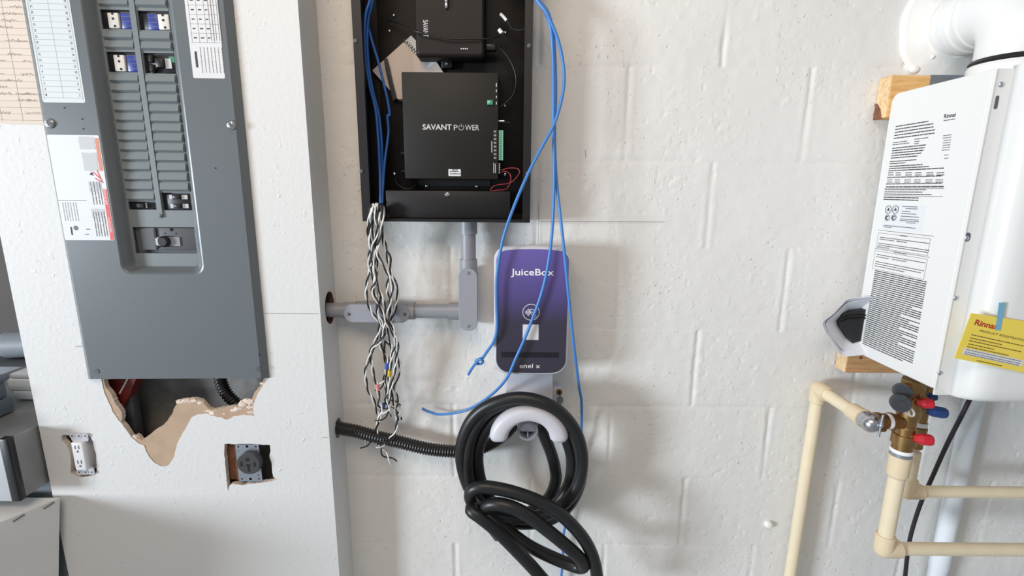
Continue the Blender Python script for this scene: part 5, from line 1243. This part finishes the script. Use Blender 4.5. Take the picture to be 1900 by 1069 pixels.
# ================================================================== LOWER LEFT CORNER
dl = -LW(UL, 0, 0).y                       # stub wall left end distance
xr_ = LW(UL, 0, 0).x - .006
s1 = PX(69, 786, xr_); sz1 = PX(69, 787, xr_).z; sz0 = PX(93, 894, xr_).z
sf = dl + .056
st = thing('stainless_cabinet', 'shiny stainless steel box with dark corner edge at the left end of the stub wall', 'cabinet', (xr_ - .2, -sf, sz0))
mb = MB(); mb.box(xr_ - .4, xr_, -sf + .002, .35, sz0, sz1 - .002, 0, .003); mb.build('body', 'stainless_top', st)
mb = MB(); mb.box(xr_ - .402, xr_ - .019, -sf - .008, -sf + .004, sz0 - .004, sz1 - .003, 0, .003); mb.build('front_panel', 'mirror', st)
mb = MB(); mb.box(xr_ - .020, xr_ + .0006, -sf - .010, -sf + .006, sz0 - .003, sz1, 0, .003); o = mb.build('corner_trim', 'blackplastic', st); o['label'] = 'dark corner edge'
mb = MB(); mb.box(xr_ - .41, xr_, -dl + .02, .33, .005, sz0 - .005, 0, .004); tag(mb.build('base_cabinet', 'greypaint'), 'grey cabinet under the stainless steel box', 'cabinet')
# objects on top
def topbox(x0, x1, y0, y1, h, mt, bev=.004, z=None): m_ = MB(); z = sz1 if z is None else z; m_.box(x0, x1, y0, y1, z, z + h, 0, bev); return m_
q = PZ(29, 762, sz1); ht = P(23, 734, -q.y).z - sz1
a = topbox(q.x - .25, q.x, q.y - .16, q.y, ht, '').build('plastic_tub', 'greyplastic'); tag(a, 'blue-grey plastic tub on the stainless steel box, lower of two', 'tub')
xt = P(16, 733, -q.y + .01).x; h2_ = P(13, 697, -q.y + .01).z - sz1
mb = MB(); mb.box(xt - .24, xt, q.y - .15, q.y - .01, sz1 + ht + .002, sz1 + h2_, 0, .006); mb.box(xt - .25, xt + .006, q.y - .155, q.y - .005, sz1 + h2_ - .012, sz1 + h2_ + .002, 0, .003); tag(mb.build('plastic_tub', 'greyplastic'), 'blue-grey tub with rim stacked on top of another tub, far left', 'tub')
q2_ = PZ(25, 744, sz1); yb_ = q2_.y + .004; zt_b = P(17, 694, -yb_).z - sz1
mb = MB(); x_ = q2_.x
mb.box(x_, x_ + .16, yb_, yb_ + .10, sz1 + .001, sz1 + zt_b * .34, 0, .003); mb.box(x_ - .012, x_ + .16, yb_, yb_ + .10, sz1 + zt_b * .34, sz1 + zt_b * .8, 0, .004); mb.box(x_ - .004, x_ + .16, yb_ + .002, yb_ + .10, sz1 + zt_b * .8, sz1 + zt_b, 0, .004)
tag(mb.build('foam_block', 'foam'), 'white stepped foam block behind the stub wall on the steel box', 'foam')
q = P(9, 640, -.48); mb = MB(); rC = .047; mb.lathe([(rC * .7, 0), (rC * .95, .006), (rC, .02), (rC, .22), (rC * .95, .224)], (q.x, .48, q.z), (1, .12, .02), 28); tag(mb.build('duct_roll', 'greypaint'), 'grey cylinder lying far back at the left edge', 'cylinder')
mb = MB(); mb.box(q.x - .5, q.x + .24, .40, .62, .01, q.z - rC - .002, 0, .004); tag(mb.build('storage_shelf', 'darkgrey'), 'dark grey cabinet under the grey cylinder behind the stub wall', 'cabinet')
# white carton
R1 = P(111, 924, dl + .012); F1 = PZ(2, 969, R1.z); nd = (F1 - R1).normalized()
F2 = R1 + nd * .62; L2 = F2 + Vector((-.30, .12, 0)); L1 = Vector((R1.x - .55, R1.y, R1.z)); zb3 = .005
bq = P(108, 1069, dl + .012 + .002); sh = (bq.x - R1.x) / (R1.z - bq.z)
top = [R1, F2, L2, L1]
bot = [Vector((p.x + sh * (p.z - zb3), p.y - .004, zb3)) for p in top]
mb = MB(); mb.hexa([tuple(p) for p in bot], [tuple(p) for p in top])
ct = thing('carton', 'white carton with stapled edge at the lower left corner', 'carton', (R1.x - .2, R1.y - .1, zb3))
bo = mb.build('box', 'carton', ct)
nrm_ = Vector((-nd.y, nd.x, 0)); nrm_ = nrm_ if nrm_.x > 0 else -nrm_
for (x, y) in ((88, 938), (32, 964)):
    q = R1 + (F1 - R1) * ((111 - x) / 109) - AZ * .007 + nrm_ * .0015
    mb = MB(); mb.tube([q - nd * .010 + AZ * .003, q, q + nd * .010 - AZ * .003], .0013, 6); mb.build('staple', 'darkgrey', ct)
